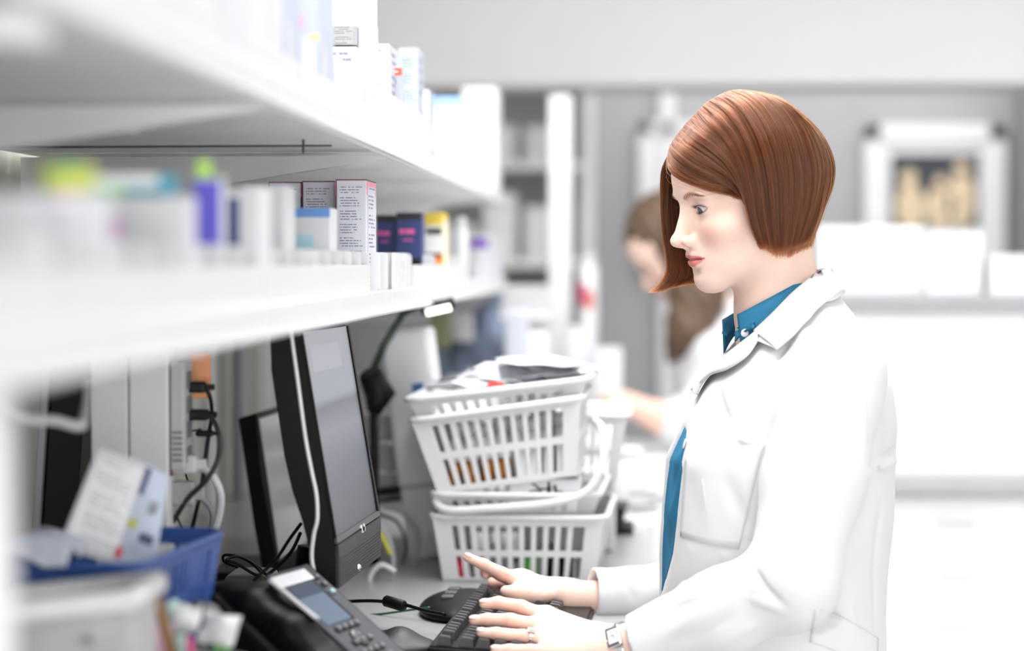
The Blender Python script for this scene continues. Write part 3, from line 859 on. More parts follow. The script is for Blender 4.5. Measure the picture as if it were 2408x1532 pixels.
print('T', 'V2, Q2 =', _t.time() - _t0)
V2, Q2 = surface_nets(near_hand, (-.20, 2.48, 0.97), (.06, 2.72, 1.10), 0.00115)
V3, Q3 = surface_nets(far_hand, (-.24, 2.80, 0.97), (.06, 3.04, 1.12), 0.00125)
def hand_tone(P, fingers, mcps):
    C = np.tile(np.array((0.89, 0.64, 0.54)), (len(P), 1))
    for pts, rs in fingers:
        for j, k, s in ((1, .55, .011), (2, .45, .009), (3, .25, .010)):
            r = np.sqrt(((P - pts[j]) ** 2).sum(1)); w = k * np.exp(-(r / s) ** 2)
            C = C * (1 - w[:, None]) + np.array((0.84, 0.38, 0.28)) * w[:, None]
    for m in mcps:
        r = np.sqrt(((P - m) ** 2).sum(1)); w = .35 * np.exp(-(r / .016) ** 2)
        C = C * (1 - w[:, None]) + np.array((0.84, 0.42, 0.33)) * w[:, None]
    return C
C2 = hand_tone(V2, N_F, N_M); C3 = hand_tone(V3, F_F, F_M)
# hidden body under the clothes, legs
def bodymass(P):
    d = torso(P, 0.035)
    d = np.maximum(d, neck_plane(P, -0.02))
    a, b = sleeves(P, -0.014)
    a = np.maximum(a, -((P - WRN) @ ((ELN - WRN) / np.linalg.norm(ELN - WRN)) - 0.05)); b = np.maximum(b, -((P - WRF) @ ((ELF - WRF) / np.linalg.norm(ELF - WRF)) - 0.05))
    d = np.minimum(d, np.minimum(a, b))
    return d
print('T', 'V4, Q4 =', _t.time() - _t0)
V4, Q4 = surface_nets(bodymass, (-.16, 2.44, 0.36), (.37, 3.08, 1.44), 0.010, slack=1.6)
C4 = np.tile(np.array((0.86, 0.6, 0.5)), (len(V4), 1))
n1, n2, n3 = len(V1), len(V2), len(V3)
woman = np_mesh('person', np.concatenate([V1, V2, V3, V4]), np.concatenate([Q1, Q2 + n1, Q3 + n1 + n2, Q4 + n1 + n2 + n3]), SKIN, None, True, np.concatenate([C1, C2, C3, C4]))
tag(woman, 'woman with a red bob in a white coat over a blue shirt, typing', 'person')

# --- coat
CLOTH = mat('white_coat_cloth', (0.735, 0.74, 0.755), 0.75, var=0.01, bump=0.12, bscale=1400, spec=0.2)
CLOTH.node_tree.nodes['Principled BSDF'].inputs['Sheen Weight'].default_value = 0.1
print('T', 'coat = np_mesh', _t.time() - _t0)
coat = np_mesh('lab_coat', VC, QC, CLOTH, woman)
def ribbon(name, inner, outer, f, m, parent, n=36, k=8, lift0=0.003, lift1=0.006, th=0.0022, bulge=0.0, spl=True, y0=2.1):
    """cloth strip between two drawn edges, laid on the surface f with its own thickness"""
    def resample(P):
        P = [Vector((p[0], p[1], 0)) for p in P]
        C = catmull(P, 10) if spl else [P[i].lerp(P[i + 1], t / 10) for i in range(len(P) - 1) for t in range(10)] + [P[-1]]
        L = [0]
        for i in range(1, len(C)): L.append(L[-1] + (C[i] - C[i - 1]).length)
        return [(np.interp(s, L, [c.x for c in C]), np.interp(s, L, [c.y for c in C])) for s in np.linspace(0, L[-1], n)]
    A = resample(inner); B = resample(outer)
    V = np.zeros((n, k, 3)); Nn = np.zeros((n, k, 3))
    PX = [(lerp(A[i][0], B[i][0], j / (k - 1)), lerp(A[i][1], B[i][1], j / (k - 1))) for i in range(n) for j in range(k)]
    pp, _ = march_many(PX, f, y0=y0)
    V = pp.reshape(n, k, 3); Nn = grads(f, pp).reshape(n, k, 3)
    for _ in range(3):      # relax so the cloth bridges small dips
        V[1:-1] = (V[:-2] + V[2:] + 2 * V[1:-1]) / 4
    lift = np.linspace(lift0, lift1, k)[None, :, None] + bulge * np.sin(np.linspace(0, np.pi, k))[None, :, None]
    T = V + Nn * lift; Bm = T - Nn * th
    P = np.concatenate([T.reshape(-1, 3), Bm.reshape(-1, 3)]); F = []; M_ = n * k
    for i in range(n - 1):
        for j in range(k - 1):
            a = i * k + j; F.append((a, a + 1, a + k + 1, a + k)); F.append((M_ + a, M_ + a + k, M_ + a + k + 1, M_ + a + 1))
    for i in range(n - 1):
        for j in (0, k - 1):
            a = i * k + j; b = a + k; F.append((a, b, M_ + b, M_ + a))
    for j in range(k - 1):
        for i in (0, n - 1):
            a = i * k + j; b = a + 1; F.append((a, M_ + a, M_ + b, b))
    bm = bmesh.new(); vs = [bm.verts.new(p) for p in P]
    for q in F:
        try: bm.faces.new([vs[x] for x in q])
        except ValueError: pass
    o = bm_obj(name, bm, m, parent, True)
    return o
def mirror_part(o, name):
    """same piece on the far side of her body"""
    me = o.data.copy(); v = np.empty(len(me.vertices) * 3, np.float32); me.vertices.foreach_get('co', v)
    v = v.reshape(-1, 3); v[:, 1] = 2 * YT - v[:, 1]; me.vertices.foreach_set('co', v.ravel()); me.flip_normals(); me.update()
    q = bpy.data.objects.new(name, me); COL.objects.link(q); q.parent = o.parent
    return q
def over(P): return coat_sdf_nofront(P)
def coat_sdf_nofront(P):
    a, b = sleeves(P)
    d = smin(torso(P), a, 0.014)
    return d
lap = ribbon('lapel', [(1800, 768), (1760, 800), (1715, 835), (1680, 865), (1650, 900), (1640, 925)], [(1792, 812), (1772, 842), (1745, 864), (1712, 882), (1680, 892), (1642, 928)], over, CLOTH, coat, lift0=0.004, lift1=0.009, bulge=0.004)
colr = ribbon('collar', [(1922, 640), (1895, 668), (1860, 702), (1828, 738), (1798, 768), (1780, 784)], [(1972, 694), (1945, 718), (1915, 748), (1884, 792), (1858, 816), (1834, 834)], over, CLOTH, coat, lift0=0.006, lift1=0.009, bulge=0.004)
cole = ribbon('collar_point', [(1780, 784), (1787, 800), (1790, 811)], [(1834, 834), (1820, 826), (1790, 811.5)], over, CLOTH, coat, n=14, lift0=0.006, lift1=0.009, spl=False)
mirror_part(lap, 'lapel'); mirror_part(colr, 'collar')
colb = ribbon('collar_back', [(1898, 662), (1912, 650), (1926, 638), (1942, 631)], [(1944, 720), (1960, 712), (1972, 702), (1976, 694)], over, CLOTH, coat, n=14, lift0=0.006, lift1=0.008)
pk = ribbon('breast_pocket', [(1612, 1072), (1700, 1052), (1796, 1046)], [(1600, 1262), (1668, 1283), (1738, 1292)], coat_sdf, CLOTH, coat, n=20, k=14, lift0=0.0008, lift1=0.0008, th=0.0012, spl=False)
hp_ = ribbon('hip_pocket', [(1916, 1432), (1990, 1456), (2064, 1502)], [(1904, 1512), (1970, 1535), (2060, 1590)], coat_sdf, CLOTH, coat, n=18, k=10, lift0=0.0016, lift1=0.0016, th=0.002)
def button(px, py, r, parent, m, f, holes=True):
    p, h = march(px, py, f); g = Vector(grad(f, p))
    bm = bmesh.new(); lathe(bm, [(r * .3, 0.0), (r * .93, 0.0), (r, .0008), (r * .95, .0018), (r * .8, .0014), (r * .2, .0013)], 20)
    o = bm_obj('button', bm, m, parent, True)
    o.location = Vector(p) + g * 0.0006; o.rotation_mode = 'QUATERNION'; o.rotation_quaternion = g.to_track_quat('Z', 'Y')
    return o
BTN = mat('pearl_button', (0.72, 0.76, 0.84), 0.25, var=0.03, coat=0.4)
button(1612, 1045, 0.0062, coat, BTN, coat_sdf); button(1589, 1232, 0.0095, coat, BTN, coat_sdf)

# --- blue shirt
SHIRT = mat('blue_shirt_cloth', (0.03, 0.19, 0.34), 0.7, var=0.06, vscale=30, bump=0.1, bscale=1500, spec=0.2)
def shirt_sdf(P):
    d = smin(torso(P, 0.012), torso(P + np.array((0.007, 0, 0)), 0.013), 0.004)
    d = smax(d, neck_plane(P, 0.006), 0.01)
    d = np.maximum(d, -(neck_sdf(P) + 0.001))
    d = d + 0.0016 * np.sin(P[:, 2] * 90 + 8 * np.sin(P[:, 1] * 40))
    return np.maximum(d, 0.85 - P[:, 2])
print('T', 'VS, QS =', _t.time() - _t0)
VS, QS = surface_nets(shirt_sdf, (-.02, 2.55, 0.84), (.34, 2.98, 1.44), 0.0042, slack=1.6)
shirt = np_mesh('shirt', VS, QS, SHIRT, woman)
# collar: stand and leaf wrapped round the neck, open at the throat
cc = np.array(at(1812, 722, 2.762))
cfx = np.array((-.881, 0, -.473)); cup = np.array((-.473, 0, .881))
def collar_leaf(name, side, a0, a1, r_in, h_in, r_out, h_out, m):
    n, k = 30, 6; th = 0.0016
    ax = np.array((-NN[2], 0, NN[0])) if False else None
    # ring plane: front lower than back
    fx = cfx; up = cup; off_ = -up * 0.007 + fx * -0.002 if side < 0 else -up * 0.006
    T = np.zeros((n, k, 3))
    for i in range(n):
        a = math.radians(lerp(a0, a1, i / (n - 1)))
        for j in range(k):
            t = j / (k - 1)
            rx = lerp(r_in[0], r_out[0], t); ry = lerp(r_in[1], r_out[1], t)
            hh = lerp(h_in, h_out, t)
            # leaf gets longer towards its point
            pt = max(0, (abs(math.degrees(a)) * -1 + (40 if side > 0 else 70)) / 40)
            hh2 = hh - 0.020 * pt * t
            T[i, j] = cc + off_ + fx * (rx * math.cos(a)) + np.array((0, side * ry * math.sin(a), 0)) + up * hh2 + fx * 0.012 * pt * t
    Nn = np.cross(np.gradient(T, axis=0).reshape(-1, 3), np.gradient(T, axis=1).reshape(-1, 3)).reshape(n, k, 3)
    Nn /= np.linalg.norm(Nn, axis=2)[..., None] + 1e-9
    V = np.concatenate([T.reshape(-1, 3), (T - Nn * th).reshape(-1, 3)]); F = []; M_ = n * k
    for i in range(n - 1):
        for j in range(k - 1):
            q = i * k + j; F += [(q, q + 1, q + k + 1, q + k), (M_ + q, M_ + q + k, M_ + q + k + 1, M_ + q + 1)]
        for j in (0, k - 1):
            q = i * k + j; F.append((q, q + k, M_ + q + k, M_ + q))
    for j in range(k - 1):
        for i in (0, n - 1):
            q = i * k + j; F.append((q, M_ + q, M_ + q + 1, q + 1))
    bm = bmesh.new(); vs = [bm.verts.new(p) for p in V]
    for q in F: bm.faces.new([vs[x] for x in q])
    return bm_obj(name, bm, m, shirt, True)
for sd in (-1, 1):
    collar_leaf('collar_stand', sd, 14 if sd > 0 else 44, 180, (0.064, 0.058), 0.000, (0.060, 0.055), 0.018, SHIRT)
    collar_leaf('collar_leaf', sd, 16 if sd > 0 else 46, 180, (0.061, 0.056), 0.019, (0.072, 0.068), -0.006, SHIRT)
bp_ = ribbon('collar_tab', [(1742, 778), (1760, 762), (1782, 748)], [(1748, 806), (1764, 796), (1790, 782)], lambda P: smin(shirt_sdf(P), neck_sdf(P) - 0.004, 0.01), SHIRT, shirt, n=10, k=5, lift0=0.010, lift1=0.012)
sb_p = np.array(at(1754, 784, 2.705))
bm = bmesh.new(); lathe(bm, [(.002, 0), (.0048, 0), (.0052, .0007), (.0046, .0016), (.001, .0013)], 18)
sb = bm_obj('button', bm, mat('shirt_button', (0.75, 0.78, 0.8), 0.2, coat=.5), shirt, True)

sb.location = at(1752, 784, 2.707); sb.rotation_euler = (math.radians(80), 0, math.radians(-25))
# ------------------------------------------------------------------ eyes
def eyeball(side):
    bm = bmesh.new()
    bmesh.ops.create_uvsphere(bm, u_segments=48, v_segments=32, radius=1.24)
    for v in bm.verts:                      # slight cornea; pole along +z is the gaze axis
        if v.co.z > 1.0: v.co.z += 0.10 * (v.co.z - 1.0) / .24
    me = bpy.data.meshes.new('eye'); bm.to_mesh(me); bm.free(); me.shade_smooth()
    co = np.empty(len(me.vertices) * 3, np.float32); me.vertices.foreach_get('co', co); co = co.reshape(-1, 3)
    gaze = np.array((0.955, 0.10 * side if side > 0 else .05, -0.26)); gaze /= np.linalg.norm(gaze)
    q = Vector(gaze).to_track_quat('Z', 'Y').to_matrix()
    loc = co @ np.array(q).T + np.array((6.75, 3.15 * side, 0))
    rr = np.hypot(co[:, 0], co[:, 1])
    C = np.where(((rr < 0.23) & (co[:, 2] > 0))[:, None], (0.005, 0.005, 0.006),
        np.where(((rr < 0.5) & (co[:, 2] > 0))[:, None], (0.06, 0.085, 0.12),
        np.where(((rr < 0.60) & (co[:, 2] > 0))[:, None], (0.03, 0.035, 0.05), (0.62, 0.58, 0.58))))
    a = me.color_attributes.new('tone', 'FLOAT_COLOR', 'POINT')
    a.data.foreach_set('color', np.concatenate([C, np.ones((len(C), 1))], 1).astype(np.float32).ravel())
    me.vertices.foreach_set('co', from_head(loc).astype(np.float32).ravel()); me.update()
    m = MATS.get('eye_surface')
    if not m:
        m = mat('eye_surface', (.8, .8, .8), 0.08, spec=0.6, coat=0.6)
        nt = m.node_tree; at_ = nt.nodes.new('ShaderNodeAttribute'); at_.attribute_name = 'tone'
        nt.links.new(at_.outputs['Color'], nt.nodes['Principled BSDF'].inputs['Base Color'])
    return link('eye', me, m, woman)
eyeball(1); eyeball(-1)
# ------------------------------------------------------------------ hair
HAIRM = bpy.data.materials.new('auburn_hair'); HAIRM.use_nodes = True
nt = HAIRM.node_tree
for n in list(nt.nodes):
    if n.type == 'BSDF_PRINCIPLED': nt.nodes.remove(n)
hb = nt.nodes.new('ShaderNodeBsdfHairPrincipled')
hb.parametrization = 'COLOR'
hb.inputs['Roughness'].default_value = 0.24
hb.inputs['Radial Roughness'].default_value = 0.35
hb.inputs['IOR'].default_value = 1.40
hi_ = nt.nodes.new('ShaderNodeHairInfo'); rp = nt.nodes.new('ShaderNodeValToRGB')
rp.color_ramp.elements[0].color = (0.04, 0.008, 0.002, 1); rp.color_ramp.elements[1].color = (0.23, 0.072, 0.020, 1)
e = rp.color_ramp.elements.new(0.6); e.color = (0.088, 0.020, 0.005, 1)
nt.links.new(hi_.outputs['Random'], rp.inputs[0]); nt.links.new(rp.outputs[0], hb.inputs['Color'])
nt.links.new(hb.outputs[0], nt.nodes['Material Output'].inputs['Surface'])
HSHELL = mat('hair_underlayer', (0.085, 0.028, 0.010), 0.5, var=0.3, vscale=200, spec=0.3)
CX0, CY0 = 1758.0, 405.0
def hair_depth(px, py):
    """distance from her middle plane of the outer hair surface at a pixel"""
    rx = (px - CX0) / 200.0; ry = (py - CY0) / 197.0
    if py > CY0: r2 = rx * rx + 0.10 * ry * ry
    else: r2 = rx * rx + ry * ry
    return 0.088 * math.sqrt(max(0.0, 1 - r2))
def lift(g, side=-1, n=26, over=None):
    """pixel guide -> world polyline; over gives an explicit depth offset per control point"""
    P = []
    for i, p in enumerate(g):
        dy = side * hair_depth(p[0], p[1]) if len(p) < 3 else p[2]
        P.append(np.array(at(p[0], p[1], 2.752 + dy)))
    C = np.array([list(v) for v in catmull(P, 8)])
    L = np.concatenate([[0], np.cumsum(np.linalg.norm(np.diff(C, axis=0), axis=1))])
    s = np.linspace(0, L[-1], n)
    C = np.stack([np.interp(s, L, C[:, k]) for k in range(3)], 1)
    for _ in range(3):        # keep clear of the head
        d = headneck(C)
        w = d < 0.004
        if w.any(): C[w] += grads(headneck, C[w]) * (0.0045 - d[w])[:, None]
    return C
def sheet(guides):
    """stack of guides -> smooth (m, n, 3) sheet"""
    G = np.stack(guides); m = len(G); out = []
    for i in range(m - 1):
        a, b, c, d = G[max(i - 1, 0)], G[i], G[i + 1], G[min(i + 2, m - 1)]
        for k in range(6):
            t = k / 6
            out.append(0.5 * (2 * b + (c - a) * t + (2 * a - 5 * b + 4 * c - d) * t * t + (3 * b - a - 3 * c + d) * t ** 3))
    out.append(G[-1]); return np.array(out)
STR, RAD = [], []
def radial(S):
    d = S - (HC + np.array((0.0, 0.0, 0.0)))
    d[..., 2] = np.maximum(d[..., 2], 0)
    return d / (np.linalg.norm(d, axis=-1)[..., None] + 1e-9)
def strands(S, N, thick=0.007, jit=0.0012, wob=0.0012, r=0.00017, short=0.07, clump=70):
    m, n, _ = S.shape
    du = np.gradient(S, axis=0); dv = np.gradient(S, axis=1)
    Nm = np.cross(du.reshape(-1, 3), dv.reshape(-1, 3)); Nm /= np.linalg.norm(Nm, axis=1)[:, None] + 1e-12
    Nm = radial(S)
    u = RNG.random(N) * (m - 1); i = np.minimum(u.astype(int), m - 2); t = (u - i)[:, None, None]
    C = S[i] * (1 - t) + S[i + 1] * t; NN_ = Nm[i] * (1 - t) + Nm[i + 1] * t
    U = du[i]; U = U / (np.linalg.norm(U, axis=2)[..., None] + 1e-9)
    ci = (u / (m - 1) * clump).astype(int)
    ch = RNG.normal(size=(clump + 1, 2))[ci]; cph = RNG.random(clump + 1)[ci] * 6.28
    s = np.linspace(0, 1, n)[None, :, None]
    depth = -(RNG.random(N) ** 1.6 * thick)[:, None, None] + (ch[:, 0] * 0.0017)[:, None, None] * np.sin(s * 3.0 + cph[:, None, None])
    side = (RNG.normal(size=N) * jit + ch[:, 1] * 0.0012)[:, None, None] + np.sin(s * 5 + RNG.random(N)[:, None, None] * 6.28) * wob * RNG.random(N)[:, None, None]
    C = C + NN_ * depth * np.clip(s * 6 + .15, 0, 1) + U * side * np.clip(s * 4, 0, 1)
    Cf = C.reshape(-1, 3)
    dd = headneck(Cf); w = dd < 0.0015
    Cf[w] += grads(headneck, Cf[w]) * (0.0016 - dd[w])[:, None]
    C = Cf.reshape(C.shape)
    # uneven ends
    k = 1 - np.abs(RNG.normal(size=N)) * short - np.abs(ch[:, 1]) * 0.018
    k = np.clip(k, 0.4, 1.0)
    idx = np.linspace(0, 1, n)[None] * k[:, None] * (n - 1)
    a = np.minimum(idx.astype(int), n - 2); f = (idx - a)[..., None]
    C = np.take_along_axis(C, a[..., None].repeat(3, 2), 1) * (1 - f) + np.take_along_axis(C, (a + 1)[..., None].repeat(3, 2), 1) * f
    rad = r * (1 - 0.75 * np.linspace(0, 1, n)[None] ** 3) * (0.75 + 0.5 * RNG.random(N))[:, None]
    STR.append(C); RAD.append(rad)
def shell(S, inset, name='hair_layer'):
    m, n, _ = S.shape
    du = np.gradient(S, axis=0); dv = np.gradient(S, axis=1)
    Nm = np.cross(du.reshape(-1, 3), dv.reshape(-1, 3)); Nm /= np.linalg.norm(Nm, axis=1)[:, None] + 1e-12
    Nm = radial(S)
    A = S - Nm * inset; B = S - Nm * (inset + 0.002)
    cut = n - 3
    A = A[:, 3:cut]; B = B[:, 3:cut]; cut -= 3
    V = np.concatenate([A.reshape(-1, 3), B.reshape(-1, 3)]); F = []; M_ = m * cut
    for i in range(m - 1):
        for j in range(cut - 1):
            q = i * cut + j; F.append((q, q + 1, q + cut + 1, q + cut)); F.append((M_ + q, M_ + q + cut, M_ + q + cut + 1, M_ + q + 1))
    return V, np.array(F)
# near side: fringe sweeping back from the parting to the temple, side curtain, nape
near = [
 [(1570, 372, 0.004), (1574, 388, -.020), (1600, 412, -.044), (1640, 434), (1690, 448), (1718, 455, -.078), (1740, 468, -.066)],
 [(1572, 352, 0.006), (1590, 378), (1630, 408), (1680, 430), (1720, 445, -.082), (1748, 474, -.070)],
 [(1584, 328, 0.012), (1606, 350), (1650, 380), (1700, 410), (1732, 438, -.085), (1752, 478, -.076), (1764, 520, -.068)],
 [(1606, 298, 0.014), (1634, 322), (1674, 350), (1714, 388), (1738, 430), (1752, 480), (1765, 532), (1784, 580)],
 [(1632, 270, 0.012), (1666, 296), (1704, 330), (1734, 380), (1752, 440), (1764, 500), (1778, 550), (1794, 592)],
 [(1658, 244, 0.010), (1698, 272), (1732, 316), (1758, 370), (1774, 440), (1784, 510), (1796, 560), (1808, 598)],
 [(1690, 224, 0.008), (1732, 248), (1768, 298), (1794, 360), (1808, 430), (1814, 500), (1820, 560), (1826, 602)],
 [(1718, 213, 0.006), (1766, 234), (1808, 286), (1834, 350), (1846, 420), (1848, 490), (1846, 550), (1842, 600)],
 [(1740, 211, 0.004), (1796, 230), (1842, 280), (1870, 345), (1882, 415), (1878, 480), (1868, 540), (1858, 596)],
 [(1762, 213, 0.002), (1822, 236), (1872, 284), (1902, 350), (1912, 415), (1904, 480), (1888, 540), (1872, 590)],
 [(1780, 217, 0.000), (1846, 244), (1898, 294), (1928, 355), (1936, 415), (1924, 480), (1906, 540), (1888, 585)],
 [(1794, 222, 0.0), (1862, 254), (1914, 304), (1945, 365), (1950, 420), (1936, 480), (1918, 535), (1900, 578)],
 [(1804, 226, 0.002), (1876, 264, 0.004), (1928, 318, 0.006), (1955, 376, 0.006), (1956, 428, 0.004), (1938, 484, 0.0), (1922, 530, -.002), (1908, 570, -.004)]]
NS = sheet([lift(g) for g in near])
strands(NS, 15000, thick=0.009, r=0.00021)
# nape: short layers under the side curtain
nape = [[(1700, 330, -.060), (1745, 400, -.068), (1770, 480, -.066), (1785, 540, -.062), (1800, 588, -.056)],
        [(1780, 340, -.066), (1815, 420, -.066), (1830, 500, -.060), (1834, 560, -.052), (1834, 600, -.044)],
        [(1850, 350, -.050), (1880, 420, -.050), (1880, 500, -.044), (1868, 555, -.036), (1860, 596, -.030)],
        [(1900, 350, -.02), (1932, 420, -.020), (1922, 490, -.016), (1900, 550, -.012), (1884, 590, -.008)]]
NP = sheet([lift(g) for g in nape]); strands(NP, 3500, thick=0.01, r=0.0002, short=0.1)
# far side: front lock hanging past the nose, curtain towards the back
far = [
 [(1572, 368, 0.004), (1557, 400, .018), (1552, 450, .030), (1552, 520, .036), (1561, 590, .036), (1566, 636, .034), (1548, 670, .028), (1519, 690, .020)],
 [(1580, 345, 0.008), (1562, 400, .030), (1562, 470, .045), (1566, 540, .048), (1577, 600, .046), (1580, 640, .042), (1560, 672, .034), (1528, 690, .026)],
 [(1594, 318, 0.016), (1578, 400, .046), (1580, 480, .056), (1588, 550, .058), (1600, 610, .056), (1602, 645, .052), (1585, 668, .046), (1556, 684, .038)],
 [(1620, 290, 0.02), (1600, 380, .058), (1604, 480, .066), (1614, 560, .068), (1626, 615, .066), (1626, 645, .062), (1610, 664, .056), (1585, 676, .05)],
 [(1650, 255, 0.016), (1640, 360, .070), (1644, 480, .078), (1650, 560, .078), (1656, 620, .076), (1654, 648, .072), (1640, 662, .066), (1620, 670, .06)],
 [(1700, 224, 0.012), (1700, 340, .082), (1706, 470, .088), (1710, 560, .086), (1712, 625, .082), (1706, 645, .078)],
 [(1750, 212, 0.008), (1770, 330, .086), (1780, 450, .090), (1784, 550, .086), (1784, 610, .08)],
 [(1780, 217, 0.006), (1840, 330, .076), (1850, 440, .078), (1844, 540, .072), (1836, 600, .064)],
 [(1796, 222, 0.004), (1890, 330, .052), (1906, 430, .052), (1888, 530, .046), (1868, 590, .038)],
 [(1806, 226, 0.002), (1925, 330, .022), (1945, 425, .020), (1922, 520, .014), (1896, 580, .010)]]
FS = sheet([lift(g) for g in far]); strands(FS, 8000, thick=0.008, r=0.0002, short=0.05)
# a few loose hairs
for _ in range(1):
    FL = NS + 0; N0 = len(STR)
    strands(NS, 260, thick=-0.004, jit=0.004, wob=0.005, r=0.00008)
    strands(FS, 120, thick=-0.004, jit=0.005, wob=0.005, r=0.00008)
V_, F_ = [], []; o_ = 0
for S_, ins in ((NS, 0.0085), (NP, 0.007), (FS, 0.005)):
    v, f = shell(S_, ins); V_.append(v); F_.append(f + o_); o_ += len(v)
V_ = np.concatenate(V_)
dh = headneck(V_); w_ = dh < 0.0015
V_[w_] += grads(headneck, V_[w_]) * (0.0018 - dh[w_])[:, None]
hair = np_mesh('hair', V_, np.concatenate(F_), HSHELL, woman)
def add_strands(name, lst, radl, m, parent):
    crv = bpy.data.hair_curves.new(name)
    sizes = []
    for C in lst: sizes += [C.shape[1]] * C.shape[0]
    crv.add_curves(sizes)
    pos = np.concatenate([C.reshape(-1, 3) for C in lst]).astype(np.float32)
    crv.position_data.foreach_set('vector', pos.ravel())
    ra = crv.attributes.get('radius') or crv.attributes.new('radius', 'FLOAT', 'POINT')
    ra.data.foreach_set('value', np.concatenate([x.ravel() for x in radl]).astype(np.float32))
    crv.materials.append(m)
    o = bpy.data.objects.new(name, crv); COL.objects.link(o); o.parent = parent
    return o
st = add_strands('strands', STR, RAD, HAIRM, hair); st['kind'] = 'stuff'
# lashes and brow hairs
LM = mat('lash', (0.03, 0.015, 0.012), 0.5)
def fine(side):
    L_, R_ = [], []
    for az in np.linspace(-0.78, 0.80, 46):
        a = az + 0.22
        for upper in (1, 0):
            lim = 0.36 * max(0, 1 - (az / .92) ** 2) ** .8 if upper else -0.34 * max(0, 1 - (az / .92) ** 2) ** .9
            el = math.asin(lim)
            d0 = np.array((math.cos(el) * math.cos(a), math.cos(el) * math.sin(a) * side, math.sin(el)))
            b = np.array((6.75, 3.15 * side, 0)) + d0 * 1.36
            ln = (0.78 if upper else 0.34) * (0.7 + 0.3 * random.random())
            out = np.array((1.0, .25 * side + .7 * (az) * side, -0.05 if upper else -.5)); out /= np.linalg.norm(out)
            up = np.array((0, 0, 1.0 if upper else -.2))
            pts = [b + out * ln * t + up * ln * .42 * t * t for t in np.linspace(0, 1, 6)]
            L_.append(from_head(pts)); R_.append(np.array([1, .9, .7, .5, .3, .1]) * (0.00012 if upper else .00007))
    return np.array(L_), np.array(R_)
l1, r1 = fine(1); l2, r2 = fine(-1)
ls = add_strands('lashes', [l1, l2], [r1, r2], LM, woman); ls['kind'] = 'stuff'
B_, BR_ = [], []
for side in (1, -1):
    for _ in range(420):
        yy = 1.5 + random.random() * 3.6
        zz = np.interp(yy, [1.4, 2.6, 3.9, 5.2], [1.55, 1.85, 2.05, 1.55]) + random.gauss(0, 1) * np.interp(yy, [1.4, 2, 4, 5.2], [.14, .15, .11, .04])
        xs = np.array([[x, yy * side, zz] for x in np.linspace(10, 3, 60)])
        dd = head_sdf(xs.copy()); i = int(np.argmax(dd < 0.03)); p = xs[i]
        dr = np.array((-.25, .8 * side, .35 if yy < 3.4 else -.3)) * (0.35 + .25 * random.random())
        g = np.array((1.0, .35 * side, .1)) * .04
        B_.append(from_head([p - g, p + dr * .5 + g, p + dr + g * .2])); BR_.append(np.array([.00007, .00006, .00002]))
brw = add_strands('brow', [np.array(B_)], [np.array(BR_)], mat('brow_hair', (0.25, 0.10, 0.045), 0.6), woman); brw['kind'] = 'stuff'
# ------------------------------------------------------------------ nails, ring, watch
NAIL = mat('nail', (0.86, 0.55, 0.50), 0.22, coat=0.5)
for pts, rs in N_F[:4] + F_F[:4]:
    tip, prv = Vector(pts[3]), Vector(pts[2])
    d = (tip - prv).normalized(); up_ = Vector((0.1, -0.45, 0.9)); up_ = (up_ - d * up_.dot(d)).normalized(); sd = d.cross(up_)
    M = Matrix((sd, d, up_)).transposed().to_4x4(); M.translation = tip + up_ * (rs[3] * 0.80) - d * 0.001
    bm = bmesh.new(); bmesh.ops.create_uvsphere(bm, u_segments=16, v_segments=8, radius=1.0)
    for v in bm.verts:
        v.co = Vector((v.co.x * rs[3] * 0.78, v.co.y * 0.0066, v.co.z * rs[3] * 0.30))
        v.co = M @ v.co
    bm_obj('nail', bm, NAIL, woman, True)
SILVER = mat('white_gold', (0.80, 0.79, 0.76), 0.16, 1.0)
GEM = mat('diamond', (0.95, 0.97, 1.0), 0.02, trans=0.7, spec=1.0, var=0.01)
def wring(c, ax, up_, r, wd, name, m, parent, th=.0009):
    ax = Vector(ax).normalized(); up_ = (Vector(up_) - ax * Vector(up_).dot(ax)).normalized(); sd = ax.cross(up_)
    bm = bmesh.new()
    pts = [Vector(c) + (sd * math.cos(a) + up_ * math.sin(a)) * r for a in [2 * math.pi * k / 28 for k in range(28)]]
    n = len(pts); rings = []
    for i, p in enumerate(pts):
        o = (p - Vector(c)).normalized()
        rings.append([bm.verts.new(p + o * a + ax * b) for a, b in ((-th, -wd / 2), (th, -wd / 2), (th, wd / 2), (-th, wd / 2))])
    for i in range(n):
        for k in range(4):
            bm.faces.new((rings[i][k], rings[i][(k + 1) % 4], rings[(i + 1) % n][(k + 1) % 4], rings[(i + 1) % n][k]))
    return bm_obj(name, bm, m, parent, False)
rp0, rp1 = Vector(N_F[2][0][0]), Vector(N_F[2][0][1])
rc = rp0.lerp(rp1, 0.70); rax = rp1 - rp0
upr = Vector((0.1, -0.55, 0.83))
ring = wring(rc, rax, upr, 0.0089, 0.0024, 'ring', SILVER, woman)
wring(rc + rax.normalized() * -0.0032, rax, upr, 0.0090, 0.0020, 'band', SILVER, ring)
upo = (upr - rax.normalized() * upr.dot(rax.normalized())).normalized()
bm = bmesh.new(); M = Matrix((rax.normalized(), upo.cross(rax.normalized()), upo)).transposed()
bm_box(bm, rc + upo * 0.0112, (0.0085, 0.0068, 0.0034), M, 0.0012, 2)
bm_obj('setting', bm, SILVER, ring)
bm = bmesh.new(); bm_box(bm, rc + upo * 0.0126, (0.0066, 0.0052, 0.0030), M, 0.0011, 1)
bm_obj('diamond', bm, GEM, ring)
